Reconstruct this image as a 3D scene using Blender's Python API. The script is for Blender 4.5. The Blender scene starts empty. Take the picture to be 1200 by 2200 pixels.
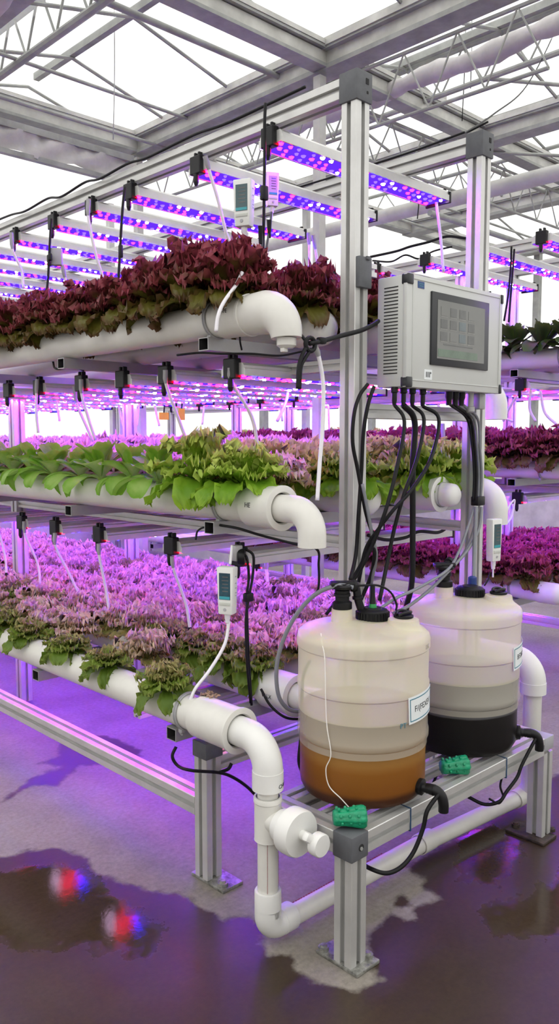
import bpy, bmesh, math, random
from mathutils import Vector, Matrix, noise
random.seed(7)
R = math.radians
scene = bpy.context.scene
COL = scene.collection
PI = math.pi

# ------------------------------------------------------------------ camera model
FPX, CH, PITCH, YAW = 1735.0, 1.5, math.atan(154 / 1735.0), R(44.1)
FW = Vector((math.sin(YAW) * math.cos(PITCH), math.cos(YAW) * math.cos(PITCH), -math.sin(PITCH)))
RT = Vector((math.cos(YAW), -math.sin(YAW), 0))
UP = RT.cross(FW)
EYE = Vector((0, 0, CH))


def at(px, py, a, v):
    """the place in the room seen at a pixel of the photo, on the plane a = v"""
    d = FW + RT * ((px - 600) / FPX) - UP * ((py - 1100) / FPX)
    i = 'xyz'.index(a)
    return EYE + d * ((v - EYE[i]) / d[i])


cam_d = bpy.data.cameras.new('camera')
cam_d.sensor_fit = 'VERTICAL'
cam_d.sensor_height = 24
cam_d.lens = FPX / 2200 * 24
cam_d.clip_start = .05
cam_d.clip_end = 200
cam = bpy.data.objects.new('camera', cam_d)
COL.objects.link(cam)
cam.location = EYE
cam.rotation_euler = (PI / 2 - PITCH, 0, -YAW)
scene.camera = cam

# ------------------------------------------------------------------ materials
MATS = {}


def nodes_of(name):
    m = bpy.data.materials.new(name)
    m.use_nodes = True
    nt = m.node_tree
    nt.nodes.clear()
    out = nt.nodes.new('ShaderNodeOutputMaterial')
    MATS[name] = m
    return m, nt, out


def N(nt, typ, **kw):
    n = nt.nodes.new(typ)
    for k, v in kw.items():
        if k in n.inputs.keys():
            n.inputs[k].default_value = v
        else:
            setattr(n, k, v)
    return n


def L(nt, a, b):
    nt.links.new(a, b)


def pbr(name, col, rough=.5, metal=0, var=.06, scale=12, spec=.5, bump=0, bscale=60, coat=0, stretch=None):
    m, nt, out = nodes_of(name)
    b = N(nt, 'ShaderNodeBsdfPrincipled')
    b.inputs['Roughness'].default_value = rough
    b.inputs['Metallic'].default_value = metal
    b.inputs['Specular IOR Level'].default_value = spec
    b.inputs['Coat Weight'].default_value = coat
    tc = N(nt, 'ShaderNodeTexCoord')
    mp = N(nt, 'ShaderNodeMapping')
    L(nt, tc.outputs['Object'], mp.inputs['Vector'])
    if stretch:
        mp.inputs['Scale'].default_value = stretch
    no = N(nt, 'ShaderNodeTexNoise', Scale=scale, Detail=4.0, Roughness=.6)
    L(nt, mp.outputs['Vector'], no.inputs['Vector'])
    cr = N(nt, 'ShaderNodeValToRGB')
    lo = [max(0, c * (1 - var * 2)) for c in col]
    hi = [min(1, c * (1 + var)) for c in col]
    cr.color_ramp.elements[0].position = .3
    cr.color_ramp.elements[1].position = .7
    cr.color_ramp.elements[0].color = (*lo, 1)
    cr.color_ramp.elements[1].color = (*hi, 1)
    L(nt, no.outputs['Fac'], cr.inputs['Fac'])
    L(nt, cr.outputs['Color'], b.inputs['Base Color'])
    if bump:
        n2 = N(nt, 'ShaderNodeTexNoise', Scale=bscale, Detail=3.0)
        L(nt, mp.outputs['Vector'], n2.inputs['Vector'])
        bp = N(nt, 'ShaderNodeBump', Strength=bump, Distance=.002)
        L(nt, n2.outputs['Fac'], bp.inputs['Height'])
        L(nt, bp.outputs['Normal'], b.inputs['Normal'])
    L(nt, b.outputs['BSDF'], out.inputs['Surface'])
    return m


alu = pbr('aluminium', (.66, .66, .64), .40, .5, .05, 9)
alu_dark = pbr('aluminium_tube', (.42, .42, .42), .45, .45, .06, 9)
steel = pbr('galvanised_steel', (.36, .37, .35), .6, .1, .14, 7)  # also the gutter and beam flanges, dark to put shade on them
steel_lit = pbr('lit_roof_steel', (.58, .58, .54), .5, .1, .16, 4)  # lighter copy of the roof steel, paints the lit bands of gutters and beams
steel_white = pbr('painted_steel', (.60, .60, .57), .55, .1, .10, 5)
fabric = pbr('screen_fabric', (.58, .56, .56), .9, 0, .10, 6, .2, .5, 30)
cap_grey = pbr('grey_corner_plastic', (.115, .12, .13), .55, 0, .08, 25, .4)
foot_steel = pbr('worn_zinc', (.33, .33, .30), .5, .5, .35, 40, .5, .6, 80)
foot_rust = pbr('rusty_dark_steel', (.06, .045, .035), .6, .3, .4, 40, .5, .6, 80)
pvc = pbr('white_pvc', (.76, .76, .73), .33, 0, .03, 6, .5)
pvc_cream = pbr('cream_pvc', (.70, .69, .64), .35, 0, .05, 6, .5)
black = pbr('black_rubber', (.007, .007, .008), .5, 0, .1, 30, .25)
black_gloss = pbr('black_plastic', (.008, .008, .009), .38, 0, .1, 30, .3)
grey_hose = pbr('grey_hose', (.20, .21, .23), .4, 0, .05, 20, .5)
white_hose = pbr('white_hose', (.82, .80, .84), .4, 0, .03, 20, .5)
strap_grey = pbr('grey_strap', (.36, .36, .37), .45, 0, .05, 20, .5)
box_white = pbr('box_enamel', (.57, .585, .56), .4, 0, .02, 3, .45)
device_white = pbr('device_plastic', (.76, .77, .74), .45, 0, .03, 8, .4)
device_grey = pbr('device_grey', (.40, .40, .42), .5, 0, .05, 8, .4)
bezel = pbr('bezel', (.022, .024, .027), .35, 0, .05, 8, .5)
slot_dark = pbr('dark_slot', (.03, .03, .03), .7, 0, .05, 8, .2)
green_pl = pbr('green_plastic', (.006, .30, .14), .4, 0, .15, 60, .5, .8, 120)
green_dark = pbr('green_connector', (.01, .22, .05), .35, 0, .1, 30, .5)
blue_tie = pbr('blue_tie', (.02, .07, .16), .4, 0, .1, 30)
teal = pbr('teal_print', (.06, .22, .30), .6, 0, .05, 30)
paper = pbr('sticker_paper', (.80, .84, .84), .55, 0, .02, 20)
ink = pbr('ink', (.03, .03, .035), .7, 0, .05, 20)
red_ink = pbr('red_ink', (.30, .03, .05), .7, 0, .2, 60)
blue_badge = pbr('blue_badge', (.03, .08, .25), .4, 0, .1, 20)
wilt = pbr('wilted_leaf', (.36, .24, .17), .9, 0, .4, 60)
yellow = pbr('yellow_card', (.85, .55, .02), .5, 0, .05, 20)
string_m = pbr('white_string', (.85, .83, .78), .7, 0, .05, 40)
blue_plug = pbr('blue_plug', (.02, .05, .22), .4, 0, .1, 20)


def screen_mat(name, base, line, scale):
    m, nt, out = nodes_of(name)
    b = N(nt, 'ShaderNodeBsdfPrincipled', Roughness=.12)
    tc = N(nt, 'ShaderNodeTexCoord')
    br = N(nt, 'ShaderNodeTexBrick')
    mp = N(nt, 'ShaderNodeMapping')
    L(nt, tc.outputs['Generated'], mp.inputs['Vector'])
    mp.inputs['Rotation'].default_value = (R(90), 0, 0)
    mp.inputs['Scale'].default_value = (scale, scale, scale)
    L(nt, mp.outputs['Vector'], br.inputs['Vector'])
    br.offset = 0
    br.inputs['Color1'].default_value = (*base, 1)
    br.inputs['Color2'].default_value = (*[c * .75 for c in base], 1)
    br.inputs['Mortar'].default_value = (*line, 1)
    br.inputs['Mortar Size'].default_value = .03
    br.inputs['Brick Width'].default_value = .9
    br.inputs['Row Height'].default_value = .5
    L(nt, br.outputs['Color'], b.inputs['Base Color'])
    L(nt, b.outputs['BSDF'], out.inputs['Surface'])
    return m


lcd_glass = pbr('lcd_glass', (.06, .11, .12), .15, 0, .1, 8, .5)
lcd_deep = pbr('lcd_deep', (.025, .075, .10), .15, 0, .2, 20, .5)
lcd_teal = pbr('lcd_teal', (.05, .33, .38), .2, 0, .1, 8, .5)
touch = pbr('touch_glass', (.17, .175, .162), .1, 0, .06, 5, .6)
touch_dark = pbr('touch_tile', (.115, .12, .115), .12, 0, .1, 20, .6)
touch_blue = pbr('touch_tile_blue', (.13, .165, .175), .12, 0, .1, 20, .6)
touch_green = pbr('touch_band_green', (.12, .18, .125), .12, 0, .1, 20, .6)
touch_light = pbr('touch_line', (.24, .245, .225), .12, 0, .1, 20, .6)


def leaf_mat(name, inner, outer, deep, trans=.35, rough=.45, mix_scale=18):
    m, nt, out = nodes_of(name)
    att = N(nt, 'ShaderNodeAttribute', attribute_name='tint')
    tc = N(nt, 'ShaderNodeTexCoord')
    no = N(nt, 'ShaderNodeTexNoise', Scale=mix_scale, Detail=4.0)
    L(nt, tc.outputs['Object'], no.inputs['Vector'])
    add = N(nt, 'ShaderNodeMath', operation='MULTIPLY_ADD')
    L(nt, no.outputs['Fac'], add.inputs[0])
    add.inputs[1].default_value = .7
    sub = N(nt, 'ShaderNodeMath', operation='SUBTRACT')
    L(nt, att.outputs['Fac'], sub.inputs[0])
    sub.inputs[1].default_value = .35
    L(nt, sub.outputs[0], add.inputs[2])
    cr = N(nt, 'ShaderNodeValToRGB')
    e = cr.color_ramp.elements
    e[0].position = .05
    e[0].color = (*deep, 1)
    e[1].position = .95
    e[1].color = (*outer, 1)
    x = e.new(.5)
    x.color = (*inner, 1)
    L(nt, add.outputs[0], cr.inputs['Fac'])
    b = N(nt, 'ShaderNodeBsdfPrincipled', Roughness=rough)
    b.inputs['Specular IOR Level'].default_value = .35
    L(nt, cr.outputs['Color'], b.inputs['Base Color'])
    t = N(nt, 'ShaderNodeBsdfTranslucent')
    L(nt, cr.outputs['Color'], t.inputs['Color'])
    mx = N(nt, 'ShaderNodeMixShader')
    mx.inputs[0].default_value = trans
    L(nt, b.outputs[0], mx.inputs[1])
    L(nt, t.outputs[0], mx.inputs[2])
    L(nt, mx.outputs[0], out.inputs['Surface'])
    return m


leaf_red = leaf_mat('leaf_red', (.13, .05, .025), (.33, .06, .085), (.14, .13, .02), .35)
leaf_green = leaf_mat('leaf_green', (.32, .52, .04), (.66, .76, .18), (.17, .36, .02), .4)
leaf_romaine = leaf_mat('leaf_romaine', (.19, .42, .03), (.32, .54, .06), (.36, .56, .13), .4)
leaf_frill = leaf_mat('leaf_frill', (.60, .50, .22), (.95, .76, .58), (.26, .28, .06), .4)
leaf_front = leaf_mat('leaf_front', (.24, .32, .05), (.50, .44, .18), (.13, .22, .025), .35)
leaf_plum = leaf_mat('leaf_plum', (.20, .06, .05), (.46, .09, .16), (.15, .13, .03), .35)
leaf_dark = leaf_mat('leaf_dark', (.04, .085, .015), (.08, .14, .02), (.05, .05, .02), .2)


def emit(name, col, s):
    m, nt, out = nodes_of(name)
    e = N(nt, 'ShaderNodeEmission', Strength=s)
    e.inputs['Color'].default_value = (*col, 1)
    L(nt, e.outputs[0], out.inputs['Surface'])
    return m


led_red = emit('led_red', (1, .003, .013), 62)
led_blue = emit('led_blue', (.002, .001, 1), 225)
led_pink = emit('led_pink', (1, .62, .95), 62)
led_board = emit('led_board', (.15, .03, 1), .95)


def glass_mat(name, tr, col):
    m, nt, out = nodes_of(name)
    a = N(nt, 'ShaderNodeBsdfTransparent')
    t = N(nt, 'ShaderNodeBsdfTranslucent')
    t.inputs['Color'].default_value = (*col, 1)
    mx = N(nt, 'ShaderNodeMixShader')
    mx.inputs[0].default_value = 1 - tr
    L(nt, a.outputs[0], mx.inputs[1])
    L(nt, t.outputs[0], mx.inputs[2])
    L(nt, mx.outputs[0], out.inputs['Surface'])
    return m


roof_glass = glass_mat('roof_glass', .86, (.95, .97, .96))
wall_glass = glass_mat('wall_sheet', .75, (.97, .97, .96))


def shell_mat():
    m, nt, out = nodes_of('milky_plastic')
    b = N(nt, 'ShaderNodeBsdfPrincipled', Roughness=.32)
    b.inputs['Base Color'].default_value = (.86, .83, .61, 1)
    t = N(nt, 'ShaderNodeBsdfTranslucent')
    t.inputs['Color'].default_value = (.88, .83, .66, 1)
    m1 = N(nt, 'ShaderNodeMixShader')
    m1.inputs[0].default_value = .16
    L(nt, b.outputs[0], m1.inputs[1])
    L(nt, t.outputs[0], m1.inputs[2])
    tr = N(nt, 'ShaderNodeBsdfTransparent')
    m2 = N(nt, 'ShaderNodeMixShader')
    m2.inputs[0].default_value = .40
    L(nt, m1.outputs[0], m2.inputs[1])
    L(nt, tr.outputs[0], m2.inputs[2])
    L(nt, m2.outputs[0], out.inputs['Surface'])
    return m


def clear_shell(name='clearer_plastic', clear=.985):
    m, nt, out = nodes_of(name)
    b = N(nt, 'ShaderNodeBsdfPrincipled', Roughness=.25)
    b.inputs['Base Color'].default_value = (.70, .66, .55, 1)
    tr = N(nt, 'ShaderNodeBsdfTransparent')
    m2 = N(nt, 'ShaderNodeMixShader')
    m2.inputs[0].default_value = clear
    L(nt, b.outputs[0], m2.inputs[1])
    L(nt, tr.outputs[0], m2.inputs[2])
    L(nt, m2.outputs[0], out.inputs['Surface'])
    return m


tank_shell = shell_mat()
tank_clear = clear_shell()
tank_wet = clear_shell('wetted_plastic', .62)


def liquid_mat(name, stops):
    """stops: (z in the tank, colour) from the bottom up - settled layers in the feed"""
    m, nt, out = nodes_of(name)
    tc = N(nt, 'ShaderNodeTexCoord')
    sp = N(nt, 'ShaderNodeSeparateXYZ')
    L(nt, tc.outputs['Object'], sp.inputs[0])
    no = N(nt, 'ShaderNodeTexNoise', Scale=6.0, Detail=3.0)
    L(nt, tc.outputs['Object'], no.inputs['Vector'])
    md = N(nt, 'ShaderNodeMath', operation='MULTIPLY_ADD')
    L(nt, no.outputs['Fac'], md.inputs[0])
    md.inputs[1].default_value = .012
    L(nt, sp.outputs['Z'], md.inputs[2])
    mr = N(nt, 'ShaderNodeMapRange')
    mr.inputs['From Min'].default_value = 0
    mr.inputs['From Max'].default_value = .5
    L(nt, md.outputs[0], mr.inputs['Value'])
    cr = N(nt, 'ShaderNodeValToRGB')
    e = cr.color_ramp.elements
    e[0].position = stops[0][0] / .5
    e[0].color = (*stops[0][1], 1)
    e[1].position = stops[-1][0] / .5
    e[1].color = (*stops[-1][1], 1)
    for z, c in stops[1:-1]:
        k = e.new(z / .5)
        k.color = (*c, 1)
    L(nt, mr.outputs[0], cr.inputs['Fac'])
    b = N(nt, 'ShaderNodeBsdfPrincipled', Roughness=.35)
    b.inputs['Specular IOR Level'].default_value = .12
    L(nt, cr.outputs['Color'], b.inputs['Base Color'])
    L(nt, b.outputs[0], out.inputs['Surface'])
    return m


liq_amber = liquid_mat('amber_feed', [(0, (.055, .016, .005)), (.045, (.065, .019, .006)), (.062, (.20, .066, .007)), (.125, (.24, .088, .010)),
                                      (.150, (.30, .14, .03)), (.20, (.24, .125, .035)), (.225, (.20, .115, .045)), (.268, (.18, .11, .05))])
liq_black = liquid_mat('black_feed', [(0, (.003, .0025, .004)), (.155, (.004, .0035, .005)), (.160, (.10, .10, .105)), (.27, (.12, .12, .122))])

# ------------------------------------------------------------------ mesh helpers


def link(name, bm, mats, parent=None, smooth=False, loc=None):
    me = bpy.data.meshes.new(name)
    bm.to_mesh(me)
    bm.free()
    o = bpy.data.objects.new(name, me)
    if not isinstance(mats, (list, tuple)):
        mats = [mats]
    for m in mats:
        me.materials.append(m)
    if smooth:
        for p in me.polygons:
            p.use_smooth = True
        if smooth != 'all':
            me.set_sharp_from_angle(angle=R(38))
    COL.objects.link(o)
    if parent is not None:
        o.parent = parent
    if loc is not None:
        o.location = loc
    return o


def tag(o, label, cat, group=None, kind=None):
    o['label'] = label
    o['category'] = cat
    if group:
        o['group'] = group
    if kind:
        o['kind'] = kind
    return o


def thing(name, label, cat, loc=(0, 0, 0), group=None, kind=None):
    o = bpy.data.objects.new(name, None)
    o.empty_display_size = .05
    COL.objects.link(o)
    o.location = loc
    return tag(o, label, cat, group, kind)


def kids(o):
    return list(o.children)


def copy_tree(o, parent=None):
    c = o.copy()
    COL.objects.link(c)
    if parent is not None:
        c.parent = parent
    for ch in kids(o):
        copy_tree(ch, c)
    return c


def box(bm, c, s, bev=0, rot=None, mi=0):
    b2 = bmesh.new()
    bmesh.ops.create_cube(b2, size=1)
    for v in b2.verts:
        v.co = Vector((v.co.x * s[0], v.co.y * s[1], v.co.z * s[2]))
    if bev:
        bmesh.ops.bevel(b2, geom=b2.edges[:], offset=bev, segments=2, affect='EDGES', profile=.5)
    M = Matrix.Translation(Vector(c))
    if rot is not None:
        M = M @ rot.to_4x4()
    merge(bm, b2, M, mi)


def merge(bm, b2, M=None, mi=None):
    if M is not None:
        bmesh.ops.transform(b2, matrix=M, verts=b2.verts)
    mp = {v: bm.verts.new(v.co) for v in b2.verts}
    for f in b2.faces:
        try:
            nf = bm.faces.new([mp[v] for v in f.verts])
            nf.material_index = f.material_index if mi is None else mi
            nf.smooth = f.smooth
        except ValueError:
            pass
    b2.free()


def frame_from(d):
    d = d.normalized()
    a = Vector((0, 0, 1)) if abs(d.z) < .95 else Vector((1, 0, 0))
    u = d.cross(a).normalized()
    return u, d.cross(u).normalized()


def tube(bm, pts, r, seg=8, caps=True, mi=0):
    """sweep a circle along a polyline; r is a number or one radius per point"""
    pts = [Vector(p) for p in pts]
    n = len(pts)
    rr = r if isinstance(r, (list, tuple)) else [r] * n
    u = None
    rings = []
    for i, p in enumerate(pts):
        d = (pts[min(i + 1, n - 1)] - pts[max(i - 1, 0)])
        if d.length < 1e-9:
            d = Vector((0, 0, 1))
        d.normalize()
        if u is None:
            u, w = frame_from(d)
        else:
            u = (u - d * u.dot(d))
            if u.length < 1e-6:
                u, w = frame_from(d)
            u.normalize()
            w = d.cross(u)
        rings.append([bm.verts.new(p + (u * math.cos(2 * PI * k / seg) + w * math.sin(2 * PI * k / seg)) * rr[i]) for k in range(seg)])
    for a, b in zip(rings, rings[1:]):
        for k in range(seg):
            f = bm.faces.new([a[k], a[(k + 1) % seg], b[(k + 1) % seg], b[k]])
            f.material_index = mi
    if caps:
        for rg, rev in ((rings[0], True), (rings[-1], False)):
            f = bm.faces.new(list(reversed(rg)) if rev else rg)
            f.material_index = mi


def smooth_pts(P, k=8):
    P = [Vector(p) for p in P]
    if len(P) < 3:
        return P
    out = []
    Q = [P[0] * 2 - P[1]] + P + [P[-1] * 2 - P[-2]]
    for i in range(1, len(Q) - 2):
        p0, p1, p2, p3 = Q[i - 1:i + 3]
        for j in range(k):
            t = j / k
            out.append(.5 * ((2 * p1) + (p2 - p0) * t + (2 * p0 - 5 * p1 + 4 * p2 - p3) * t * t + (3 * p1 - p0 - 3 * p2 + p3) * t ** 3))
    out.append(P[-1])
    return out


def lathe(bm, prof, origin=(0, 0, 0), axis=(0, 0, 1), seg=32, mi=0, closed=False):
    """prof: (radius, height) pairs along the axis"""
    ax = Vector(axis).normalized()
    u, w = frame_from(ax)
    o = Vector(origin)
    rings = []
    for r, h in prof:
        if r < 1e-6:
            rings.append([bm.verts.new(o + ax * h)])
        else:
            rings.append([bm.verts.new(o + ax * h + (u * math.cos(2 * PI * k / seg) + w * math.sin(2 * PI * k / seg)) * r) for k in range(seg)])
    for a, b in zip(rings, rings[1:]):
        for k in range(seg):
            A, B = a[k % len(a)], a[(k + 1) % len(a)]
            C_, D = b[(k + 1) % len(b)], b[k % len(b)]
            vs = []
            for v in (A, B, C_, D):
                if v not in vs:
                    vs.append(v)
            if len(vs) >= 3:
                try:
                    f = bm.faces.new(vs)
                    f.material_index = mi
                except ValueError:
                    pass


def fixn(bm):
    bmesh.ops.recalc_face_normals(bm, faces=bm.faces[:])


def slot_poly(s):
    h, w, d = s / 2, s * .13, s * .22
    P = []
    for a in range(4):
        c, sn = round(math.cos(a * PI / 2)), round(math.sin(a * PI / 2))
        for x, y in ((h - s * .03, -h), (h, -h + s * .03), (h, -w), (h - d * .35, -w), (h - d * .35, -w * 1.7), (h - d, -w * 1.2), (h - d, w * 1.2), (h - d * .35, w * 1.7), (h - d * .35, w), (h, w)):
            P.append((x * c - y * sn, x * sn + y * c))
    return P


def extrusion(bm, p0, p1, s, mi=0):
    """slotted aluminium profile from p0 to p1"""
    p0, p1 = Vector(p0), Vector(p1)
    d = (p1 - p0).normalized()
    a = Vector((0, 0, 1)) if abs(d.z) < .9 else Vector((0, 1, 0))
    u = a.cross(d).normalized()
    w = d.cross(u)
    P = slot_poly(s)
    A = [bm.verts.new(p0 + u * x + w * y) for x, y in P]
    B = [bm.verts.new(p1 + u * x + w * y) for x, y in P]
    n = len(P)
    for i in range(n):
        bm.faces.new([A[i], A[(i + 1) % n], B[(i + 1) % n], B[i]])
    bm.faces.new(list(reversed(A)))
    bm.faces.new(B)


def hollow_tube(bm, p0, p1, w, h, t=.003, mi=0, mi_in=1):
    """square tube with open ends, along x or y"""
    p0, p1 = Vector(p0), Vector(p1)
    d = (p1 - p0).normalized()
    u = Vector((0, 0, 1)).cross(d).normalized()
    z = Vector((0, 0, 1))

    def ring(p, k):
        return [bm.verts.new(p + u * (sx * (w / 2 - k)) + z * (sz * (h / 2 - k))) for sx, sz in ((-1, -1), (1, -1), (1, 1), (-1, 1))]
    o0, o1 = ring(p0, 0), ring(p1, 0)
    i0, i1 = ring(p0, t), ring(p1, t)
    j0, j1 = ring(p0 + d * .07, t), ring(p1 - d * .07, t)
    for k in range(4):
        m = (k + 1) % 4
        bm.faces.new([o0[k], o0[m], o1[m], o1[k]]).material_index = mi
        bm.faces.new([o0[k], i0[k], i0[m], o0[m]]).material_index = mi
        bm.faces.new([o1[k], o1[m], i1[m], i1[k]]).material_index = mi
        bm.faces.new([i0[k], j0[k], j0[m], i0[m]]).material_index = mi_in
        bm.faces.new([i1[k], i1[m], j1[m], j1[k]]).material_index = mi_in
    bm.faces.new(j0).material_index = mi_in
    bm.faces.new(j1).material_index = mi_in


def arc_pts(c, a, b, r, n=10):
    """quarter bend about c from direction a to direction b"""
    c, a, b = Vector(c), Vector(a), Vector(b)
    return [c + (a * math.cos(t * PI / 2 / n) + b * math.sin(t * PI / 2 / n)) * r for t in range(n + 1)]


def BM():
    return bmesh.new()


def text_bm(s, size, depth=.0006):
    cu = bpy.data.curves.new('txt', 'FONT')
    cu.body = s
    cu.size = size
    cu.align_x = 'CENTER'
    cu.align_y = 'CENTER'
    cu.extrude = depth / 2
    cu.resolution_u = 2
    o = bpy.data.objects.new('txt', cu)
    COL.objects.link(o)
    dg = bpy.context.evaluated_depsgraph_get()
    me = bpy.data.meshes.new_from_object(o.evaluated_get(dg))
    bm = BM()
    bm.from_mesh(me)
    bpy.data.objects.remove(o)
    bpy.data.meshes.remove(me)
    bpy.data.curves.remove(cu)
    return bm


ORD = ['first', 'second', 'third', 'fourth', 'fifth', 'sixth', 'seventh', 'eighth', 'ninth', 'tenth', 'eleventh', 'twelfth', 'thirteenth',
       'fourteenth', 'fifteenth', 'sixteenth', 'seventeenth', 'eighteenth', 'nineteenth', 'twentieth']
# ------------------------------------------------------------------ setting: floor
import numpy as np


def sd_poly(X, Y, P):
    """signed distance (negative inside) from grid points to a closed outline"""
    P = np.array(P)
    d = np.full(X.shape, 1e9)
    ins = np.zeros(X.shape, bool)
    for a, b in zip(P, np.roll(P, -1, 0)):
        ex, ey = b - a
        wx, wy = X - a[0], Y - a[1]
        t = np.clip((wx * ex + wy * ey) / (ex * ex + ey * ey + 1e-12), 0, 1)
        d = np.minimum(d, (wx - ex * t) ** 2 + (wy - ey * t) ** 2)
        c = ((a[1] <= Y) & (b[1] > Y)) | ((b[1] <= Y) & (a[1] > Y))
        xx = a[0] + (Y - a[1]) / (ey if abs(ey) > 1e-12 else 1e-12) * ex
        ins ^= c & (X < xx)
    d = np.sqrt(d)
    return np.where(ins, -d, d)


def ground(pix):
    return [tuple(at(x, y, 'z', 0))[:2] for x, y in pix]


WET = [ground([(-500, 1880), (0, 1843), (60, 1828), (130, 1822), (185, 1842), (208, 1880), (255, 1893), (312, 1915), (388, 1915), (430, 1950), (480, 1978),
               (505, 1966), (540, 1966), (562, 1990), (562, 2030), (575, 2052), (632, 2050), (630, 2085), (690, 2115), (760, 2126), (822, 2112), (800, 2075),
               (786, 2008), (820, 1985), (836, 1955), (868, 1977), (890, 1975), (893, 1950), (945, 1932), (935, 1920), (900, 1905), (908, 1885), (872, 1862),
               (950, 1815), (1060, 1760), (1120, 1700), (1250, 1640), (1900, 1700), (1900, 3000), (-500, 3000)]),
       ground([(135, 1588), (230, 1580), (300, 1610), (300, 1645), (170, 1643), (148, 1668), (120, 1688), (62, 1690), (0, 1726), (60, 1678), (105, 1655), (148, 1650), (85, 1640), (128, 1622)]),
       ground([(843, 1930), (858, 1921), (874, 1928), (876, 1942), (860, 1949), (845, 1944)])]
DEEP = [ground([(-40, 1880), (90, 1860), (185, 1870), (230, 1920), (300, 1965), (345, 2010), (300, 2050), (180, 2030), (60, 2035), (-60, 2000)]),
        ground([(990, 1790), (1050, 1775), (1110, 1800), (1110, 1850), (1060, 1895), (995, 1890)]),
        ground([(1040, 1960), (1110, 1935), (1250, 1860), (1300, 2000), (1180, 2010), (1060, 2010)])]
xs = np.unique(np.concatenate([np.linspace(-4, .3, 10), np.arange(.3, 4.2, .016), np.linspace(4.2, 10, 14)]))
ys = np.unique(np.concatenate([np.linspace(-4, .3, 10), np.arange(.3, 4.6, .016), np.linspace(4.6, 7.6, 10)]))
GX, GY = np.meshgrid(xs, ys)
wet = np.min([sd_poly(GX, GY, p) for p in WET], axis=0)
deep = np.min([sd_poly(GX, GY, p) for p in DEEP], axis=0)
nx, ny = len(xs), len(ys)
fm = bpy.data.meshes.new('floor')
verts = np.stack([GX.ravel(), GY.ravel(), np.zeros(nx * ny)], 1)
ii = np.arange(nx * ny).reshape(ny, nx)
quads = np.stack([ii[:-1, :-1], ii[:-1, 1:], ii[1:, 1:], ii[1:, :-1]], -1).reshape(-1, 4)
fm.from_pydata(verts.tolist(), [], quads.tolist())
for nm, arr in (('wet', wet), ('deep', deep)):
    at_ = fm.attributes.new(nm, 'FLOAT', 'POINT')
    at_.data.foreach_set('value', np.clip(arr, -1, 1).ravel().astype(np.float32))
m, nt, out = nodes_of('concrete')
tc = N(nt, 'ShaderNodeTexCoord')
b = N(nt, 'ShaderNodeBsdfPrincipled')
big = N(nt, 'ShaderNodeTexNoise', Scale=1.6, Detail=6.0, Roughness=.62)
fine = N(nt, 'ShaderNodeTexNoise', Scale=55.0, Detail=5.0, Roughness=.7)
edge = N(nt, 'ShaderNodeTexNoise', Scale=14.0, Detail=5.0, Roughness=.6)
speck = N(nt, 'ShaderNodeTexVoronoi', Scale=38.0)
for q in (big, fine, edge, speck):
    L(nt, tc.outputs['Object'], q.inputs['Vector'])


def ramp(fac, stops):
    c = N(nt, 'ShaderNodeValToRGB')
    e = c.color_ramp.elements
    e[0].position, e[0].color = stops[0][0], (*stops[0][1], 1)
    e[1].position, e[1].color = stops[-1][0], (*stops[-1][1], 1)
    for p, cc in stops[1:-1]:
        k = e.new(p)
        k.color = (*cc, 1)
    L(nt, fac, c.inputs['Fac'])
    return c.outputs['Color']


def mathn(op, a, b_=None, c_=None):
    n = N(nt, 'ShaderNodeMath', operation=op)
    for i, v in enumerate((a, b_, c_)):
        if v is None:
            continue
        if isinstance(v, (int, float)):
            n.inputs[i].default_value = v
        else:
            L(nt, v, n.inputs[i])
    return n.outputs[0]


def mixc(fac, a, b_, mode='MIX'):
    n = N(nt, 'ShaderNodeMix', data_type='RGBA', blend_type=mode)
    if isinstance(fac, (int, float)):
        n.inputs[0].default_value = fac
    else:
        L(nt, fac, n.inputs[0])
    for s, v in ((n.inputs[6], a), (n.inputs[7], b_)):
        if isinstance(v, tuple):
            s.default_value = (*v, 1)
        else:
            L(nt, v, s)
    return n.outputs[2]


dry = ramp(big.outputs['Fac'], [(.3, (.235, .21, .175)), (.5, (.315, .285, .245)), (.72, (.385, .355, .305))])
dry = mixc(.55, dry, ramp(fine.outputs['Fac'], [(.3, (.45, .45, .45)), (.7, (1, 1, 1))]), 'MULTIPLY')
spots = ramp(speck.outputs['Distance'], [(.03, (.25, .23, .2)), (.09, (1, 1, 1))])
dry = mixc(.5, dry, spots, 'MULTIPLY')
wetc = ramp(big.outputs['Fac'], [(.3, (.042, .028, .016)), (.6, (.064, .044, .027)), (.8, (.082, .060, .040))])
wetc = mixc(.6, wetc, ramp(fine.outputs['Fac'], [(.3, (.5, .5, .5)), (.7, (1, 1, 1))]), 'MULTIPLY')
wa = N(nt, 'ShaderNodeAttribute', attribute_name='wet')
da = N(nt, 'ShaderNodeAttribute', attribute_name='deep')
wsum = mathn('MULTIPLY_ADD', mathn('SUBTRACT', edge.outputs['Fac'], .5), .09, wa.outputs['Fac'])
mr = N(nt, 'ShaderNodeMapRange')
mr.inputs['From Min'].default_value, mr.inputs['From Max'].default_value = .012, -.012
L(nt, wsum, mr.inputs['Value'])
wmask = mr.outputs[0]
dsum = mathn('MULTIPLY_ADD', mathn('SUBTRACT', edge.outputs['Fac'], .5), .22, da.outputs['Fac'])
mr2 = N(nt, 'ShaderNodeMapRange')
mr2.inputs['From Min'].default_value, mr2.inputs['From Max'].default_value = .03, -.03
L(nt, dsum, mr2.inputs['Value'])
dmask = mr2.outputs[0]
L(nt, mixc(wmask, dry, wetc), b.inputs['Base Color'])
rw = mathn('MULTIPLY_ADD', dmask, -.335, .36)
rough = N(nt, 'ShaderNodeMix')
L(nt, wmask, rough.inputs[0])
rough.inputs[2].default_value = .85
L(nt, rw, rough.inputs[3])
L(nt, rough.outputs[0], b.inputs['Roughness'])
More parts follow.
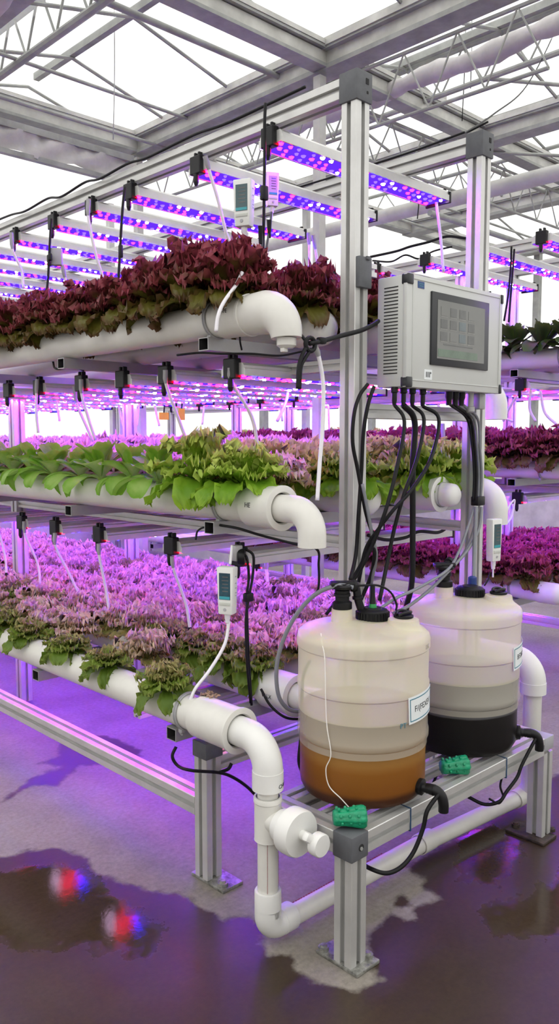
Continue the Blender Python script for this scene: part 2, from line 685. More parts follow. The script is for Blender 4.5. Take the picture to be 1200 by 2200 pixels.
b.inputs['Specular IOR Level'].default_value = .3
bp = N(nt, 'ShaderNodeBump', Distance=.004)
L(nt, mathn('MULTIPLY_ADD', wmask, -.22, .3), bp.inputs['Strength'])
L(nt, fine.outputs['Fac'], bp.inputs['Height'])
L(nt, bp.outputs['Normal'], b.inputs['Normal'])
L(nt, b.outputs[0], out.inputs['Surface'])
fm.materials.append(m)
fo = bpy.data.objects.new('floor', fm)
COL.objects.link(fo)
tag(fo, 'grey concrete greenhouse floor with brown wet patches', 'floor', kind='structure')

# ------------------------------------------------------------------ setting: walls
ZG = 4.0                                     # gutter height


def struct(name, bm, mats, label, cat, smooth=False):
    fixn(bm)
    o = link(name, bm, mats, smooth=smooth)
    return tag(o, label, cat, kind='structure')


def sheet_wall(name, a, b, z0, z1, label):
    bm = BM()
    a, b = Vector(a), Vector(b)
    d = (b - a)
    mid = (a + b) / 2
    box(bm, (mid.x, mid.y, (z0 + z1) / 2), (abs(d.x) or .01, abs(d.y) or .01, z1 - z0))
    struct(name, bm, wall_glass, label, 'wall')


sheet_wall('wall_far', (-3, 7.6, 0), (10, 7.6, 0), 0, 4.2, 'white translucent greenhouse end wall far behind the racks')
sheet_wall('wall_right', (10, -3, 0), (10, 7.6, 0), 0, 4.2, 'white translucent greenhouse side wall on the right')

sheet_wall('wall_left', (-3.4, -3.4, 0), (-3.4, 7.6, 0), .9, 4.2, 'white translucent greenhouse side wall far to the left')
sheet_wall('wall_near', (-3.4, -3.4, 0), (10, -3.4, 0), .9, 4.2, 'white translucent greenhouse end wall behind the viewer')
for nm, a, b, lab in (('light_block_far', (-3.4, 7.45, 0), (9.95, 7.45, 0), 'low pale wall along the far end, added to block horizon light'), ('light_block_right', (9.9, -3.3, 0), (9.9, 7.5, 0), 'low pale wall along the right side, added to block horizon light'),
                      ('light_block_left', (-3.35, -3.3, 0), (-3.35, 7.5, 0), 'low pale wall along the left side, added to block horizon light'), ('light_block_near', (-3.3, -3.35, 0), (9.9, -3.35, 0), 'low pale wall behind the viewer, added to block horizon light')):
    bm = BM()  # opaque low walls added to keep horizon light from under the racks
    box(bm, ((a[0] + b[0]) / 2, (a[1] + b[1]) / 2, .45), (max(.12, abs(b[0] - a[0])), max(.12, abs(b[1] - a[1])), .9))
    struct(nm, bm, steel_white, lab, 'low wall')

# ------------------------------------------------------------------ setting: roof steel
GUT = [.1, 2.2, 4.1, 6.0, 7.9, 9.8]
RDG = [1.15, 3.19, 5.05, 6.95, 8.85]
Y0, Y1 = -2.0, 6.0


def gutter(x, y0, y1, label, z=ZG):
    bm = BM()
    ym, ly = (y0 + y1) / 2, y1 - y0
    box(bm, (x, ym, z - .03), (.13, ly, .085), mi=1)  # lit web between shaded flanges, the contrast is in the two steels
    box(bm, (x, ym, z + .020), (.21, ly, .016))
    box(bm, (x, ym, z + .050), (.23, ly, .045), mi=1)
    box(bm, (x, ym, z + .080), (.19, ly, .016))
    box(bm, (x, ym, z - .085), (.16, ly, .03))
    struct('roof_gutter', bm, [steel, steel_lit], label, 'roof gutter')


for i, x in enumerate(GUT):
    gutter(x, Y0, Y1, 'long grey roof gutter running over the aisle beside the rack' if i == 2 else 'long grey roof gutter of the greenhouse, bay %s' % ORD[i])
for i, x in enumerate(RDG):
    bm = BM()
    box(bm, (x, 2.0, ZG + .30), (.045, 8.0, .05))
    struct('roof_ridge', bm, steel, 'grey ridge bar at the top of the %s roof bay' % ORD[i], 'roof ridge')
# glazing: one sheet per slope
for i, (g0, rg, g1) in enumerate(zip(GUT, RDG, GUT[1:])):
    for j, (xa, xb) in enumerate(((g0 + .1, rg - .02), (g1 - .1, rg + .02))):
        bm = BM()
        vs = [bm.verts.new(p) for p in ((xa, Y0, ZG + .1), (xa, Y1, ZG + .1), (xb, Y1, ZG + .32), (xb, Y0, ZG + .32))]
        bm.faces.new(vs)
        r_ = bmesh.ops.extrude_face_region(bm, geom=bm.faces[:])
        for v in r_['geom']:
            if isinstance(v, bmesh.types.BMVert):
                v.co.z += .006
        struct('ceiling', bm, roof_glass, 'white glass roof slope on the %s side of the %s bay' % (('near', 'far')[j], ORD[i]), 'roof glass')
# glazing bars down each slope
for i, (g0, rg, g1) in enumerate(zip(GUT, RDG, GUT[1:])):
    if i > 4:
        break
    for k in range(7):
        y = 1.51 + k * .79 - (.12 if k == 6 else 0)
        for xa in (g0, g1):
            bm = BM()
            tube(bm, [(xa + (.09 if xa < rg else -.09), y, ZG + .06), (rg, y, ZG + .27)], .0125, 6)
            struct('roof_rafter', bm, steel, 'thin glazing bar, %s along the %s slope of the %s roof bay' % (ORD[k], 'near' if xa < rg else 'far', ORD[i]), 'glazing bar', True)


def lattice(p0, p1, h, n, rc, rw, label, flip=False, name='roof_truss', mat=None):
    """a lattice girder: two chords with zigzag webs between"""
    bm = BM()
    p0, p1 = Vector(p0), Vector(p1)
    up = Vector((0, 0, h))
    tube(bm, [p0, p1], rc, 8)
    tube(bm, [p0 + up, p1 + up], rc, 8)
    for k in range(n):
        a = p0.lerp(p1, k / n)
        c = p0.lerp(p1, (k + .5) / n)
        e = p0.lerp(p1, (k + 1) / n)
        tube(bm, [a, c + up], rw, 5)
        tube(bm, [c + up, e], rw, 5)
    struct(name, bm, mat or steel, label, 'roof truss', True)


def bar(p0, p1, w, h, label, mat=None, name='roof_beam', cat='roof beam', rnd=False):
    bm = BM()
    p0, p1 = Vector(p0), Vector(p1)
    if rnd:
        tube(bm, [p0, p1], w, 12)
    else:
        d = p1 - p0
        u, v = frame_from(d)
        P = [(-w / 2, -h / 2), (w / 2, -h / 2), (w / 2, h / 2), (-w / 2, h / 2)]
        A = [bm.verts.new(p0 + u * x + v * y) for x, y in P]
        B = [bm.verts.new(p1 + u * x + v * y) for x, y in P]
        for k in range(4):
            bm.faces.new([A[k], A[(k + 1) % 4], B[(k + 1) % 4], B[k]])
        bm.faces.new(A)
        bm.faces.new(B)
    struct(name, bm, mat or steel, label, cat, rnd)


# beams across the bays (along x)
for (y, zz, lab) in ((3.77, ZG, 'broad grey cross beam meeting the long gutter above the tall post'), (5.92, ZG + .0, 'grey cross beam at the end of the second roof bay')):
    bm = BM()
    box(bm, (4.5, y, zz - .03), (10.8, .09, .08), mi=1)  # light and shade in the steel colours, as on the gutters
    box(bm, (4.5, y, zz + .025), (10.8, .15, .016))
    box(bm, (4.5, y, zz + .05), (10.8, .16, .03), mi=1)
    box(bm, (4.5, y, zz - .08), (10.8, .12, .022))
    struct('roof_cross_beam', bm, [steel, steel_lit], lab, 'roof beam')
for (y, zz, r_, lab) in ((4.18, ZG, .021, 'grey tube tie in front of the broad cross beam'), (5.2, ZG, .013, 'thin tie rod across the second roof bay'), (3.3, 3.02, .02, 'low grey tube across the right bay'), (5.6, ZG - .1, .014, 'thin tie rod far across the bays')):
    bar((1.2 if zz > 3.5 else 4.6, y, zz), (9.8, y, zz), r_, 0, lab, rnd=True)
lattice((2.64, 2.4, ZG - .02), (2.64, 5.85, ZG - .02), .36, 9, .026, .009, 'lattice girder in the top left corner of the roof')
bar((2.62, 2.4, ZG + .30), (2.62, 6.0, ZG + .34), .10, .13, 'dark grey beam over the top left lattice girder')
lattice((5.1, .8, ZG), (5.1, 6, ZG), .27, 15, .021, .007, 'lattice girder with thin zigzag webs on the right of the roof')
lattice((7.2, .8, ZG - .1), (7.2, 6, ZG - .1), .3, 11, .02, .007, 'lattice girder beyond the third roof gutter')
lattice((4.1, 2.2, ZG - .55), (4.1, 6, ZG - .50), .37, 10, .012, .006, 'thin lattice hanging under the long roof gutter')
lattice((4.3, 3.86, ZG - .5), (9.8, 3.86, ZG - .45), .33, 14, .012, .006, 'thin lattice hanging under the broad cross beam')
bar((5.62, .5, 3.42), (5.62, 7.3, 3.42), .06, 0, 'pale round heating pipe slung under the roof', steel_white, 'roof_pipe', 'heating pipe', True)
bar((7.9, .5, 3.3), (7.9, 7.3, 3.3), .06, 0, 'pale round heating pipe farther right under the roof', steel_white, 'roof_pipe', 'heating pipe', True)
for (a_, b_, lab) in (((1020, 560), (905, 130), 0), ):
    pass
# diagonal braces on the right
for k, (p0, p1) in enumerate((((5.1, 3.2, ZG), (6.0, 2.6, ZG)), ((5.1, 4.4, ZG - .02), (6.0, 5.0, ZG)), ((6.0, 3.9, ZG - .1), (7.2, 3.0, ZG - .1)))):
    bar(p0, p1, .014, 0, 'slanting grey brace rod, %s from the tall post' % ORD[k], rnd=True, name='roof_brace', cat='roof brace')


def blind(x, y0, y1, z, r, label, horizontal='y'):
    """rolled up shading screen: a sagging bundle of cloth"""
    bm = BM()
    n = 60
    pts, rad = [], []
    for i in range(n + 1):
        t = i / n
        y = y0 + (y1 - y0) * t
        rad.append(r * (1 + .13 * math.sin(i * .9) + .08 * math.sin(i * 2.3 + 1)))
        zz = z - .012 * math.sin(i * .45)
        pts.append((x, y, zz) if horizontal == 'y' else (y, x, zz))
    tube(bm, pts, rad, 14)
    for v in bm.verts:
        v.co.z += .012 * noise.noise(Vector((v.co.x * 9, v.co.y * 3, v.co.z * 14)))
    struct('shade_screen', bm, fabric, label, 'shade screen', 'all')


blind(4.72, .8, 5.0, ZG - .03, .062, 'rolled grey shading screen behind the tall post')
blind(2.1, 1.2, 5.8, ZG - .12, .07, 'rolled grey shading screen at the left edge of the roof')
bm = BM()
box(bm, (3.3, 6.85, ZG + .16), (13.2, 1.6, .006))
struct('ceiling', bm, roof_glass, 'white flat glass strip of the roof above the end wall', 'roof glass')
# hanging cloth valance at the end of the second bay
bm = BM()
nn = 60
rows = []
for j in range(7):
    row = []
    for i in range(nn + 1):
        x = .2 + 3.75 * i / nn
        z = 3.80 - .17 * j / 6 - .02 * math.sin(i * .7) * j / 6
        row.append(bm.verts.new((x, 5.82 + .018 * math.sin(i * 1.1 + j * .9) + .012 * math.sin(i * 2.7), z)))
    rows.append(row)
for a_, b_ in zip(rows, rows[1:]):
    for i in range(nn):
        bm.faces.new([a_[i], a_[i + 1], b_[i + 1], b_[i]])
struct('shade_screen', bm, fabric, 'creased pale cloth valance hanging across the left bay', 'shade screen', 'all')
bar((.2, 5.83, 3.62), (3.95, 5.83, 3.62), .05, .035, 'grey rail along the foot of the cloth valance')
bar((.2, 5.84, 3.82), (3.95, 5.84, 3.82), .07, .05, 'grey rail along the head of the cloth valance')
# columns
for (x, y, lab) in ((4.03, 3.78, 'white roof column rising behind the grow light bars'), (4.05, 5.9, 'white roof column at the corner of the cloth valance'),

                    (6.1, 5.9, 'white roof column behind the second rack'), (7.9, 3.8, 'white roof column on the right behind the second rack'), (4.6, 7.2, 'grey roof column seen between the rack tiers at the end wall')):
    bm = BM()
    box(bm, (x, y, ZG / 2 - .06), (.06, .06, ZG - .14))
    box(bm, (x, y, .012), (.2, .2, .02))
    struct('roof_column', bm, steel_white, lab, 'column')
# posts and rails of the glass walls
for k in range(5):
    bar((.6 + k * 2.1, 7.4, 0), (.6 + k * 2.1, 7.4, 2.3), .08, .08, 'grey mullion of the far end wall, %s along' % ORD[k], name='wall_mullion', cat='wall post')
for k in range(3):
    bar((9.93, 1 + k * 2.2, 0), (9.93, 1 + k * 2.2, 4.1), .08, .08, 'grey mullion of the side wall, %s along' % ORD[k], name='wall_mullion', cat='wall post')
for z_, lab in ((.9, 'low'), (2.4, 'upper')):
    if z_ < 2:
        bar((-3.3, 7.4, z_), (9.85, 7.4, z_), .06, .06, '%s grey rail along the far end wall' % lab, name='wall_rail', cat='wall rail')
    bar((9.93, -2, z_), (9.93, 7.5, z_), .06, .06, '%s grey rail along the side wall' % lab, name='wall_rail', cat='wall rail')
# ------------------------------------------------------------------ rack 1 (near rack)
Z_LOW, Z_MID, Z_TOP = .625, 1.288, 1.889
PR = .056                                    # grow pipe radius
YT = 2.08                                    # first row of cross tubes
XL = [1.565, 1.93, 2.2, 2.47, 2.72, 2.95]
XM = [1.76, 2.25, 2.66, 3.06]
XT = [1.72, 2.06, 2.42, 2.80]
YEND = 7.0


rack = thing('grow_rack', 'tall aluminium grow rack of slotted posts and beams carrying the near lettuce tiers', 'rack', (2.09, 1.8, 0))


def P(o, parent):
    """keep world placing when the parent Empty stands away from the origin"""
    o.parent = parent
    o.matrix_parent_inverse = Matrix.Translation(-parent.location)
    return o


def pext(name, p0, p1, s, mat=None, parent=None):
    bm = BM()
    extrusion(bm, p0, p1, s)
    fixn(bm)
    return P(link(name, bm, mat or alu), parent or rack)


def pmesh(name, bm, mats, parent, smooth=True):
    fixn(bm)
    o = link(name, bm, mats, smooth=smooth)
    if parent.type == 'EMPTY':
        return P(o, parent)
    o.parent = parent
    o.matrix_parent_inverse = parent.matrix_parent_inverse.copy() if False else Matrix.Identity(4)
    return o


ZB = 2.645
S = .066
for (x, y) in ((2.09, 1.8), (2.83, 1.8)):
    p = pext('post', (x, y, .42), (x, y, 2.60), S)
    b2 = BM()
    box(b2, (x, y, ZB - .005), (.078, .078, .095), .003)
    cc = pmesh('corner_cap', b2, cap_grey, rack)
    b2 = BM()
    box(b2, (x + .012, y - .0395, ZB + .012), (.014, .002, .018))
    box(b2, (x + .014, y - .0395, ZB - .022), (.007, .002, .008))
    pmesh('screw_hole', b2, slot_dark, cc, False)
for (x, y) in ((2.09, 4.25), (2.83, 4.25), (2.09, 6.7), (2.83, 6.7)):
    pext('post', (x, y, .02), (x, y, 1.735), S)
for x in (2.09, 2.83):
    pext('top_beam', (x, 1.84, ZB), (x, YEND, ZB), S)
for x in (2.09, 2.83):
    for z in (1.15, 1.755):
        pext('tier_rail', (x, 1.835, z), (x, YEND, z), .04)
pext('cross_beam', (2.124, 1.80, 1.60), (2.796, 1.80, 1.60), .05)
pext('cross_beam', (1.62, 2.16, 1.085), (3.1, 2.16, 1.085), .045) if False else None
# tubes that carry the pipes
for k, y in enumerate((YT, 3.0, 3.95, 4.9, 5.85)):
    for (x0, x1, z) in ((1.672, 3.18, Z_TOP - PR - .022), (1.69, 3.18, Z_MID - PR - .022), (1.525, 3.08, Z_LOW - PR - .022)):
        bm = BM()
        hollow_tube(bm, (x0, y, z), (x1, y, z), .05, .042)
        pmesh('cross_tube', bm, [alu_dark, slot_dark], rack, False)
# low frame
for (x, y) in ((1.676, YT), (2.95, YT), (1.676, 4.6), (2.95, 4.6), (1.676, 6.9), (2.95, 6.9)):
    leg = pext('leg', (x, y, .012), (x, y, .44), .066)
    b2 = BM()
    box(b2, (x, y, .462), (.074, .074, .056), .003)
    pmesh('corner_cap', b2, cap_grey, rack)
    b2 = BM()
    box(b2, (x + .012, y - .03, .006), (.09, .17, .012), .003)
    fp = pmesh('foot_plate', b2, foot_steel, rack)
    b2 = BM()
    lathe(b2, [(0, .02), (.009, .02), (.011, .012), (.018, .012), (.018, 0)], (x - .012, y - .09, .012), (0, 0, 1), 8)
    pmesh('anchor_bolt', b2, foot_steel, fp)
for x in (1.676, 2.95):
    pext('side_rail', (x, YT + .033, .255), (x, 4.567, .255), .066)
    pext('side_rail', (x, 4.633, .255), (x, 6.867, .255), .066)
pext('low_beam', (1.709, YT, .405), (2.917, YT, .405), .05)
pext('low_beam', (1.709, 2.55, .46), (2.95, 2.55, .46), .045)
pext('low_beam', (1.709, 4.6, .405), (2.917, 4.6, .405), .05)
# bracket with arm holding the box
b2 = BM()
box(b2, (2.09, 1.758, 2.05), (.062, .018, .10), .003)
box(b2, (2.098, 1.747, 2.096), (.018, .008, .012), .002)
br = pmesh('post_bracket', b2, cap_grey, rack)
pext('bracket_arm', (2.124, 1.815, 2.075), (2.20, 1.815, 2.075), .045)


# ------------------------------------------------------------------ grow pipes


def coupling_bm(bm, x, z, y0, y1, r, rin, mi=0):
    """a socket on the pipe's end, seen as a thick ring; along -y from y1 to y0"""
    lathe(bm, [(r - .008, 0), (r, .006), (r, y1 - y0 - .012), (r + .004, y1 - y0 - .010), (r + .004, y1 - y0 - .001), (r + .001, y1 - y0), (rin + .006, y1 - y0), (rin + .002, y1 - y0 - .006), (rin + .002, y1 - y0 - .02)], (x, y1, z), (0, -1, 0), 40, mi)


def elbow_bm(bm, x, z, y0, ycorner, rb, r, drop, sock=.0):
    """along -y from y0, bends down at ycorner"""
    pts = [(x, y0, z), (x, ycorner + rb, z)] + arc_pts((x, ycorner + rb, z - rb), Vector((0, 0, 1)), Vector((0, -1, 0)), rb, 12)[1:] + [(x, ycorner, z - rb - drop * .5), (x, ycorner, z - rb - drop)]
    tube(bm, pts, r, 28, caps=False)


def hose_clamp(root, x, y, z, r=PR, tail=True):
    bm = BM()
    pts = [(x + (r + .004) * math.cos(a), y + .004 * math.sin(a), z + (r + .004) * math.sin(a)) for a in [2 * PI * k / 28 for k in range(29)]]
    for dy in (-.004, .004):
        tube(bm, [(p[0], p[1] + dy, p[2]) for p in pts], .0035, 6, False)
    if tail:
        tube(bm, [(x - r * .55, y, z - r * .88), (x - r * .62, y + .004, z - r * 1.1), (x - r * .5, y, z - r * 1.28)], .004, 6)
        box(bm, (x - r * .55, y, z - r * 1.0), (.016, .018, .012), .002)
    return pmesh('hose_clamp', bm, strap_grey, root)


def print_on_pipe(root, s, x, y, z, r, ang, size, mat=None):
    """small print wrapped on a pipe that runs along y; ang in the xz plane"""
    bm = text_bm(s, size)
    for v in bm.verts:
        u, w, d = v.co.x, v.co.y, v.co.z
        a = ang - w / r
        v.co = Vector((x + math.cos(a) * (r + .0006 + d), y - u, z + math.sin(a) * (r + .0006 + d)))
    return pmesh('pipe_print', bm, mat or ink, root, False)


def grow_pipe(label, x, z, y0, y1, group, mat=None, end='cap', clamps=(YT,), r=PR):
    root = thing('grow_pipe', label, 'grow pipe', (x, y0, z), group)
    mat = mat or pvc
    bm = BM()
    lathe(bm, [(0, 0), (r, 0), (r, y1 - y0), (0, y1 - y0)], (x, y0, z), (0, 1, 0), 36)
    pmesh('pipe', bm, mat, root)
    for y in clamps:
        hose_clamp(root, x, y, z, r)
    if end == 'cap':
        bm = BM()
        lathe(bm, [(r - .003, .10), (r + .006, .10), (r + .006, .0), (r + .002, -.018), (r * .8, -.036), (r * .45, -.046), (0, -.049)], (x, y0, z), (0, 1, 0), 36)
        pmesh('end_cap', bm, mat, root)
    return root


# low near pipe with coupling and elbow
near_low = grow_pipe('low white grow pipe at the rack front edge, its elbow dropping to the floor drain', XL[0], Z_LOW, 1.93, YEND, 'grow pipes', pvc_cream, end=None, clamps=(2.035,))
bm = BM()
coupling_bm(bm, XL[0], Z_LOW, 1.785, 1.975, .0665, .047)
pmesh('coupling', bm, pvc_cream, near_low)
bm = BM()
elbow_bm(bm, XL[0], Z_LOW, 1.80, 1.664, .085, .045, .015)
lathe(bm, [(.045, 0), (.0465, .0), (.0465, .055), (.036, .055)], (XL[0], 1.664, Z_LOW - .085), (0, 0, -1), 28)
pmesh('elbow', bm, pvc, near_low)
print_on_pipe(near_low, 'CHOP', XL[0], 1.664, .49, .046, 0, .001) if False else None
b2 = text_bm('CHOT', .017)
for v in b2.verts:
    a = R(-62) + v.co.x / .047
    v.co = Vector((XL[0] + math.cos(a) * (.0472 + v.co.z), 1.664 + math.sin(a) * (.0472 + v.co.z), .502 + v.co.y))
pmesh('pipe_print', b2, ink, near_low, False)
# empty planting hole with wilted roots
bm = BM()
for k in range(20):
    pass
hy = 1.965
ring = []
for k in range(24):
    a = 2 * PI * k / 24
    dx, dy = .021 * math.cos(a), .030 * math.sin(a)
    ring.append(bm.verts.new((XL[0] + .012 + dx, hy + dy + .02, Z_LOW + math.sqrt(max(0, .0685 ** 2 - (.012 + dx) ** 2)) + .0008)))
bm.faces.new(ring)
hole = pmesh('planting_hole', bm, slot_dark, near_low, False)
bm = BM()
random.seed(3)
for k in range(46):
    c = Vector((XL[0] + .02 + random.uniform(-.02, .022), hy - .008 + random.uniform(-.026, .024), Z_LOW + .064 + random.uniform(0, .006)))
    d = Vector((random.uniform(-1, 1), random.uniform(-1, 1), random.uniform(-.1, .6))).normalized() * random.uniform(.006, .014)
    tube(bm, [c, c + d * .5 + Vector((0, 0, .002)), c + d], [.0022, .003, .0008], 5)
pmesh('wilted_roots', bm, wilt, hole)

# mid near pipe
near_mid = grow_pipe('white middle tier grow pipe at the rack front edge with a downturned open elbow', XM[0], Z_MID, 1.91, YEND, 'grow pipes', pvc_cream, end=None, clamps=(2.075,))
bm = BM()
coupling_bm(bm, XM[0], Z_MID, 1.80, 1.945, .068, .046)
pmesh('coupling', bm, pvc_cream, near_mid)
bm = BM()
elbow_bm(bm, XM[0], Z_MID, 1.82, 1.675, .075, .0435, .035)
lathe(bm, [(.0435, 0), (.040, 0), (.040, -.06)], (XM[0], 1.675, Z_MID - .11), (0, 0, -1), 28)
pmesh('elbow', bm, pvc_cream, near_mid)
print_on_pipe(near_mid, 'HE', XM[0], 1.892, Z_MID + .006, .068, R(178), .022)
# top near pipe with big elbow
near_top = grow_pipe('white top tier grow pipe at the rack front edge ending in a fat rounded elbow', XT[0], Z_TOP, 1.93, YEND, 'grow pipes', pvc_cream, end=None, clamps=(2.065,))
bm = BM()
coupling_bm(bm, XT[0], Z_TOP, 1.90, 2.03, .062, .055)
pmesh('coupling', bm, pvc_cream, near_top)
bm = BM()
pts = [(XT[0], 1.95, Z_TOP), (XT[0], 1.83, Z_TOP)] + [(XT[0], 1.83 - .085 * math.sin(t), Z_TOP - .085 * (1 - math.cos(t))) for t in [PI / 2 * k / 12 for k in range(1, 13)]]
tube(bm, pts, [.060, .066] + [.066 - .020 * k / 12 for k in range(1, 13)], 30, caps=True)
pmesh('elbow', bm, pvc_cream, near_top)
bm = BM()
lathe(bm, [(.030, 0), (.030, .022), (.02, .03), (0, .03)], (XT[0], 1.745, Z_TOP - .085), (0, 0, -1), 20)
box(bm, (XT[0] - .01, 1.745, Z_TOP - .12), (.018, .018, .014), .003)
pmesh('outlet_plug', bm, pvc_cream, near_top)
print_on_pipe(near_top, 'H-PE', XT[0], 1.965, Z_TOP + .012, .0622, R(180), .018)

# the pipes behind
SIDE = ['second', 'third', 'fourth', 'fifth', 'sixth']
for i, x in enumerate(XL[1:]):
    if i == 0:
        q = grow_pipe('white low grow pipe with stepped coupling, just left of the amber tank', x, Z_LOW, 2.02, YEND, 'grow pipes', pvc, end=None, clamps=())
        bm = BM()
        coupling_bm(bm, x, Z_LOW, 1.90, 2.05, .070, .046)
        pmesh('coupling', bm, pvc, q)
        bm = BM()
        lathe(bm, [(.0, 0), (.045, 0), (.045, .14), (0, .14)], (x, 1.78, Z_LOW), (0, 1, 0), 28)
        pmesh('spigot', bm, pvc, q)
        print_on_pipe(q, 'VALX', x, 1.985, Z_LOW - .004, .070, R(180), .02)
    elif i == 4:
        q = grow_pipe('white low grow pipe at the far rack side, elbow turning down behind the black tank', x, Z_LOW, 1.9, YEND, 'grow pipes', pvc, end=None, clamps=())
    else:
        grow_pipe('white low grow pipe under the packed lettuces, %s from the rack front edge' % SIDE[i], x, Z_LOW, 2.0, YEND, 'grow pipes')
bm = BM()
elbow_bm(bm, 2.95, Z_LOW - .01, 1.92, 1.575, .085, .050, .02)
lathe(bm, [(.050, 0), (.052, 0), (.052, .045), (.036, .045)], (2.95, 1.575, Z_LOW - .095), (0, 0, -1), 28)
pmesh('elbow', bm, pvc, q)
for i, (x, y0) in enumerate(zip(XM[1:], (1.875, 1.86, 1.93))):
    q = grow_pipe(('white middle tier grow pipe with a domed end right behind the tall post', 'white middle tier grow pipe with a small round plug, between the two tall posts',
                   'white middle tier grow pipe with a bent elbow beside the rear tall post')[i], x, Z_MID, y0, YEND, 'grow pipes', end='cap' if i == 0 else None, clamps=() if i != 0 else (2.3,))
    if i == 0:
        pass
    elif i == 1:
        bm = BM()
        coupling_bm(bm, x, Z_MID, 1.83, 1.99, .066, .045)
        pmesh('coupling', bm, pvc, q)
        bm = BM()
        lathe(bm, [(.046, .10), (.046, .0), (.043, -.018), (.030, -.03), (0, -.034)], (x, 1.79, Z_MID), (0, 1, 0), 28)
        pl = pmesh('end_plug', bm, pvc, q)
        bm = BM()
        pts = [(x + .048 * math.cos(a), 1.82 - .004 * math.cos(a * 2), Z_MID + .048 * math.sin(a)) for a in [2 * PI * k / 24 for k in range(25)]]
        tube(bm, pts, .0022, 5, False)
        pmesh('wire_clip', bm, strap_grey, pl)
    else:
        bm = BM()
        elbow_bm(bm, x, Z_MID, 1.98, 1.83, .085, .052, .06)
        pmesh('elbow', bm, pvc, q)
for i, (x, y0) in enumerate(zip(XT[1:], (1.92, 1.86, 1.74))):
    q = grow_pipe(('white top tier grow pipe with a blunt end just behind the fat elbow', 'white top tier grow pipe passing right behind the tall post',
                   'white top tier grow pipe hidden mostly behind the control box')[i], x, Z_TOP - .005, y0, YEND, 'grow pipes', end='cap', clamps=())
# elbow pipe seen right of the control box
q = grow_pipe('white top tier feeder pipe whose domed end shows right of the control box', 3.18, Z_TOP + .02, 1.95, 3.4, 'grow pipes', end='cap', clamps=())
q = thing('feeder_elbow', 'white bent feeder pipe hanging below the right edge of the control box', 'pipe', (3.3, 1.98, 1.7))
bm = BM()
elbow_bm(bm, 3.3, 1.74, 3.0, 1.985, .085, .052, .06)
pmesh('elbow', bm, pvc, q)

# ------------------------------------------------------------------ drain line on the floor
XD, YD = XL[0], 1.664
drain = thing('drain_pipe', 'white drain pipe with a capped valve, down from the low elbow and along the floor', 'drain pipe', (XD, YD, .05))
bm = BM()
lathe(bm, [(.031, 0), (.031, .39), (.0365, .392), (.0365, .43)], (XD, YD, .10), (0, 0, 1), 28)
v_pipe = pmesh('upright_pipe', bm, pvc_cream, drain)
bm = BM()
lathe(bm, [(.0355, .13), (.0415, .13), (.0425, .128), (.0425, .116), (.040, .113), (.040, .004), (.041, 0), (.0355, 0)], (XD, YD, .332), (0, 0, 1), 32)
lathe(bm, [(.034, 0), (.034, .085), (.041, .088), (.041, .108)], (XD, YD, .394), (0, -1, 0), 28)
pmesh('tee', bm, pvc_cream, drain)
bm = BM()
lathe(bm, [(.03, .05), (.046, .055), (.05, .075), (.05, .088), (.066, .092), (.067, .098), (.067, .132), (.063, .139), (.02, .140), (0, .140)], (XD, YD, .394), (0, -1, 0), 40)
val = pmesh('valve_cap', bm, pvc, drain)
bm = BM()
lathe(bm, [(.014, .138), (.014, .19), (0, .19)], (XD, YD, .394), (0, -1, 0), 20)
box(bm, (XD, YD - .185, .394), (.085, .022, .026), .008, Matrix.Rotation(R(35), 3, 'Y'))
lathe(bm, [(0, .183), (.031, .183), (.033, .186), (.033, .208), (.030, .212), (0, .213)], (XD + .008, YD, .384), (0, -1, 0), 28)
pmesh('valve_handle', bm, pvc, val)
bm = BM()
lathe(bm, [(.0315, .0), (.0385, .0), (.040, -.003), (.040, -.075)], (XD, YD, .175), (0, 0, 1), 28)
tube(bm, [(XD, YD, .12), (XD, YD, .095)] + arc_pts((XD + .04, YD, .095), Vector((-1, 0, 0)), Vector((0, 0, -1)), .04, 8)[1:] + [(XD + .075, YD, .055)], .040, 28, True)
lathe(bm, [(.040, 0), (.041, 0), (.041, .045), (.039, .048), (.031, .048)], (XD + .05, YD, .055), (1, 0, 0), 28)
pmesh('floor_elbow', bm, pvc, drain)
bm = BM()
tube(bm, [(XD + .07, YD, .050), (2.34, 1.652, .050)], .031, 28)
lathe(bm, [(.033, 0), (.037, 0), (.037, .07), (.033, .07)], (2.30, 1.653, .050), (1, -.016, 0), 28)
tube(bm, [(2.30, 1.653, .050), (2.92, 1.60, .050)], .031, 28)
pmesh('floor_pipe', bm, pvc_cream, drain)
bm = BM()
tube(bm, [(2.88, 1.603, .050), (2.91, 1.60, .052), (2.94, 1.59, .065), (2.95, 1.577, .10), (2.95, 1.575, .53)], .036, 24)
pmesh('riser_pipe', bm, pvc_cream, drain)
# red print lines along the pipes
bm = BM()
for k in range(34):
    z = .18 + .15 * k / 34
    a = R(-30)
    box(bm, (XD + math.cos(a) * .0312, YD + math.sin(a) * .0312, z), (.0024, .0024, .0024 if k % 3 else .0036), rot=Matrix.Rotation(a, 3, 'Z'))
    a = R(-136)
    box(bm, (XD + math.cos(a) * .0312, YD + math.sin(a) * .0312, z), (.0016, .0016, .0024), rot=Matrix.Rotation(a, 3, 'Z'))
pmesh('print_line', bm, red_ink, v_pipe, False)
bm = BM()
for k in range(40):
    box(bm, (XD + .10 + .46 * k / 40, YD + .016 - .0004 * k / 4, .0772), (.006 if k % 4 else .010, .003, .0016))
pmesh('print_line', bm, red_ink, drain, False)

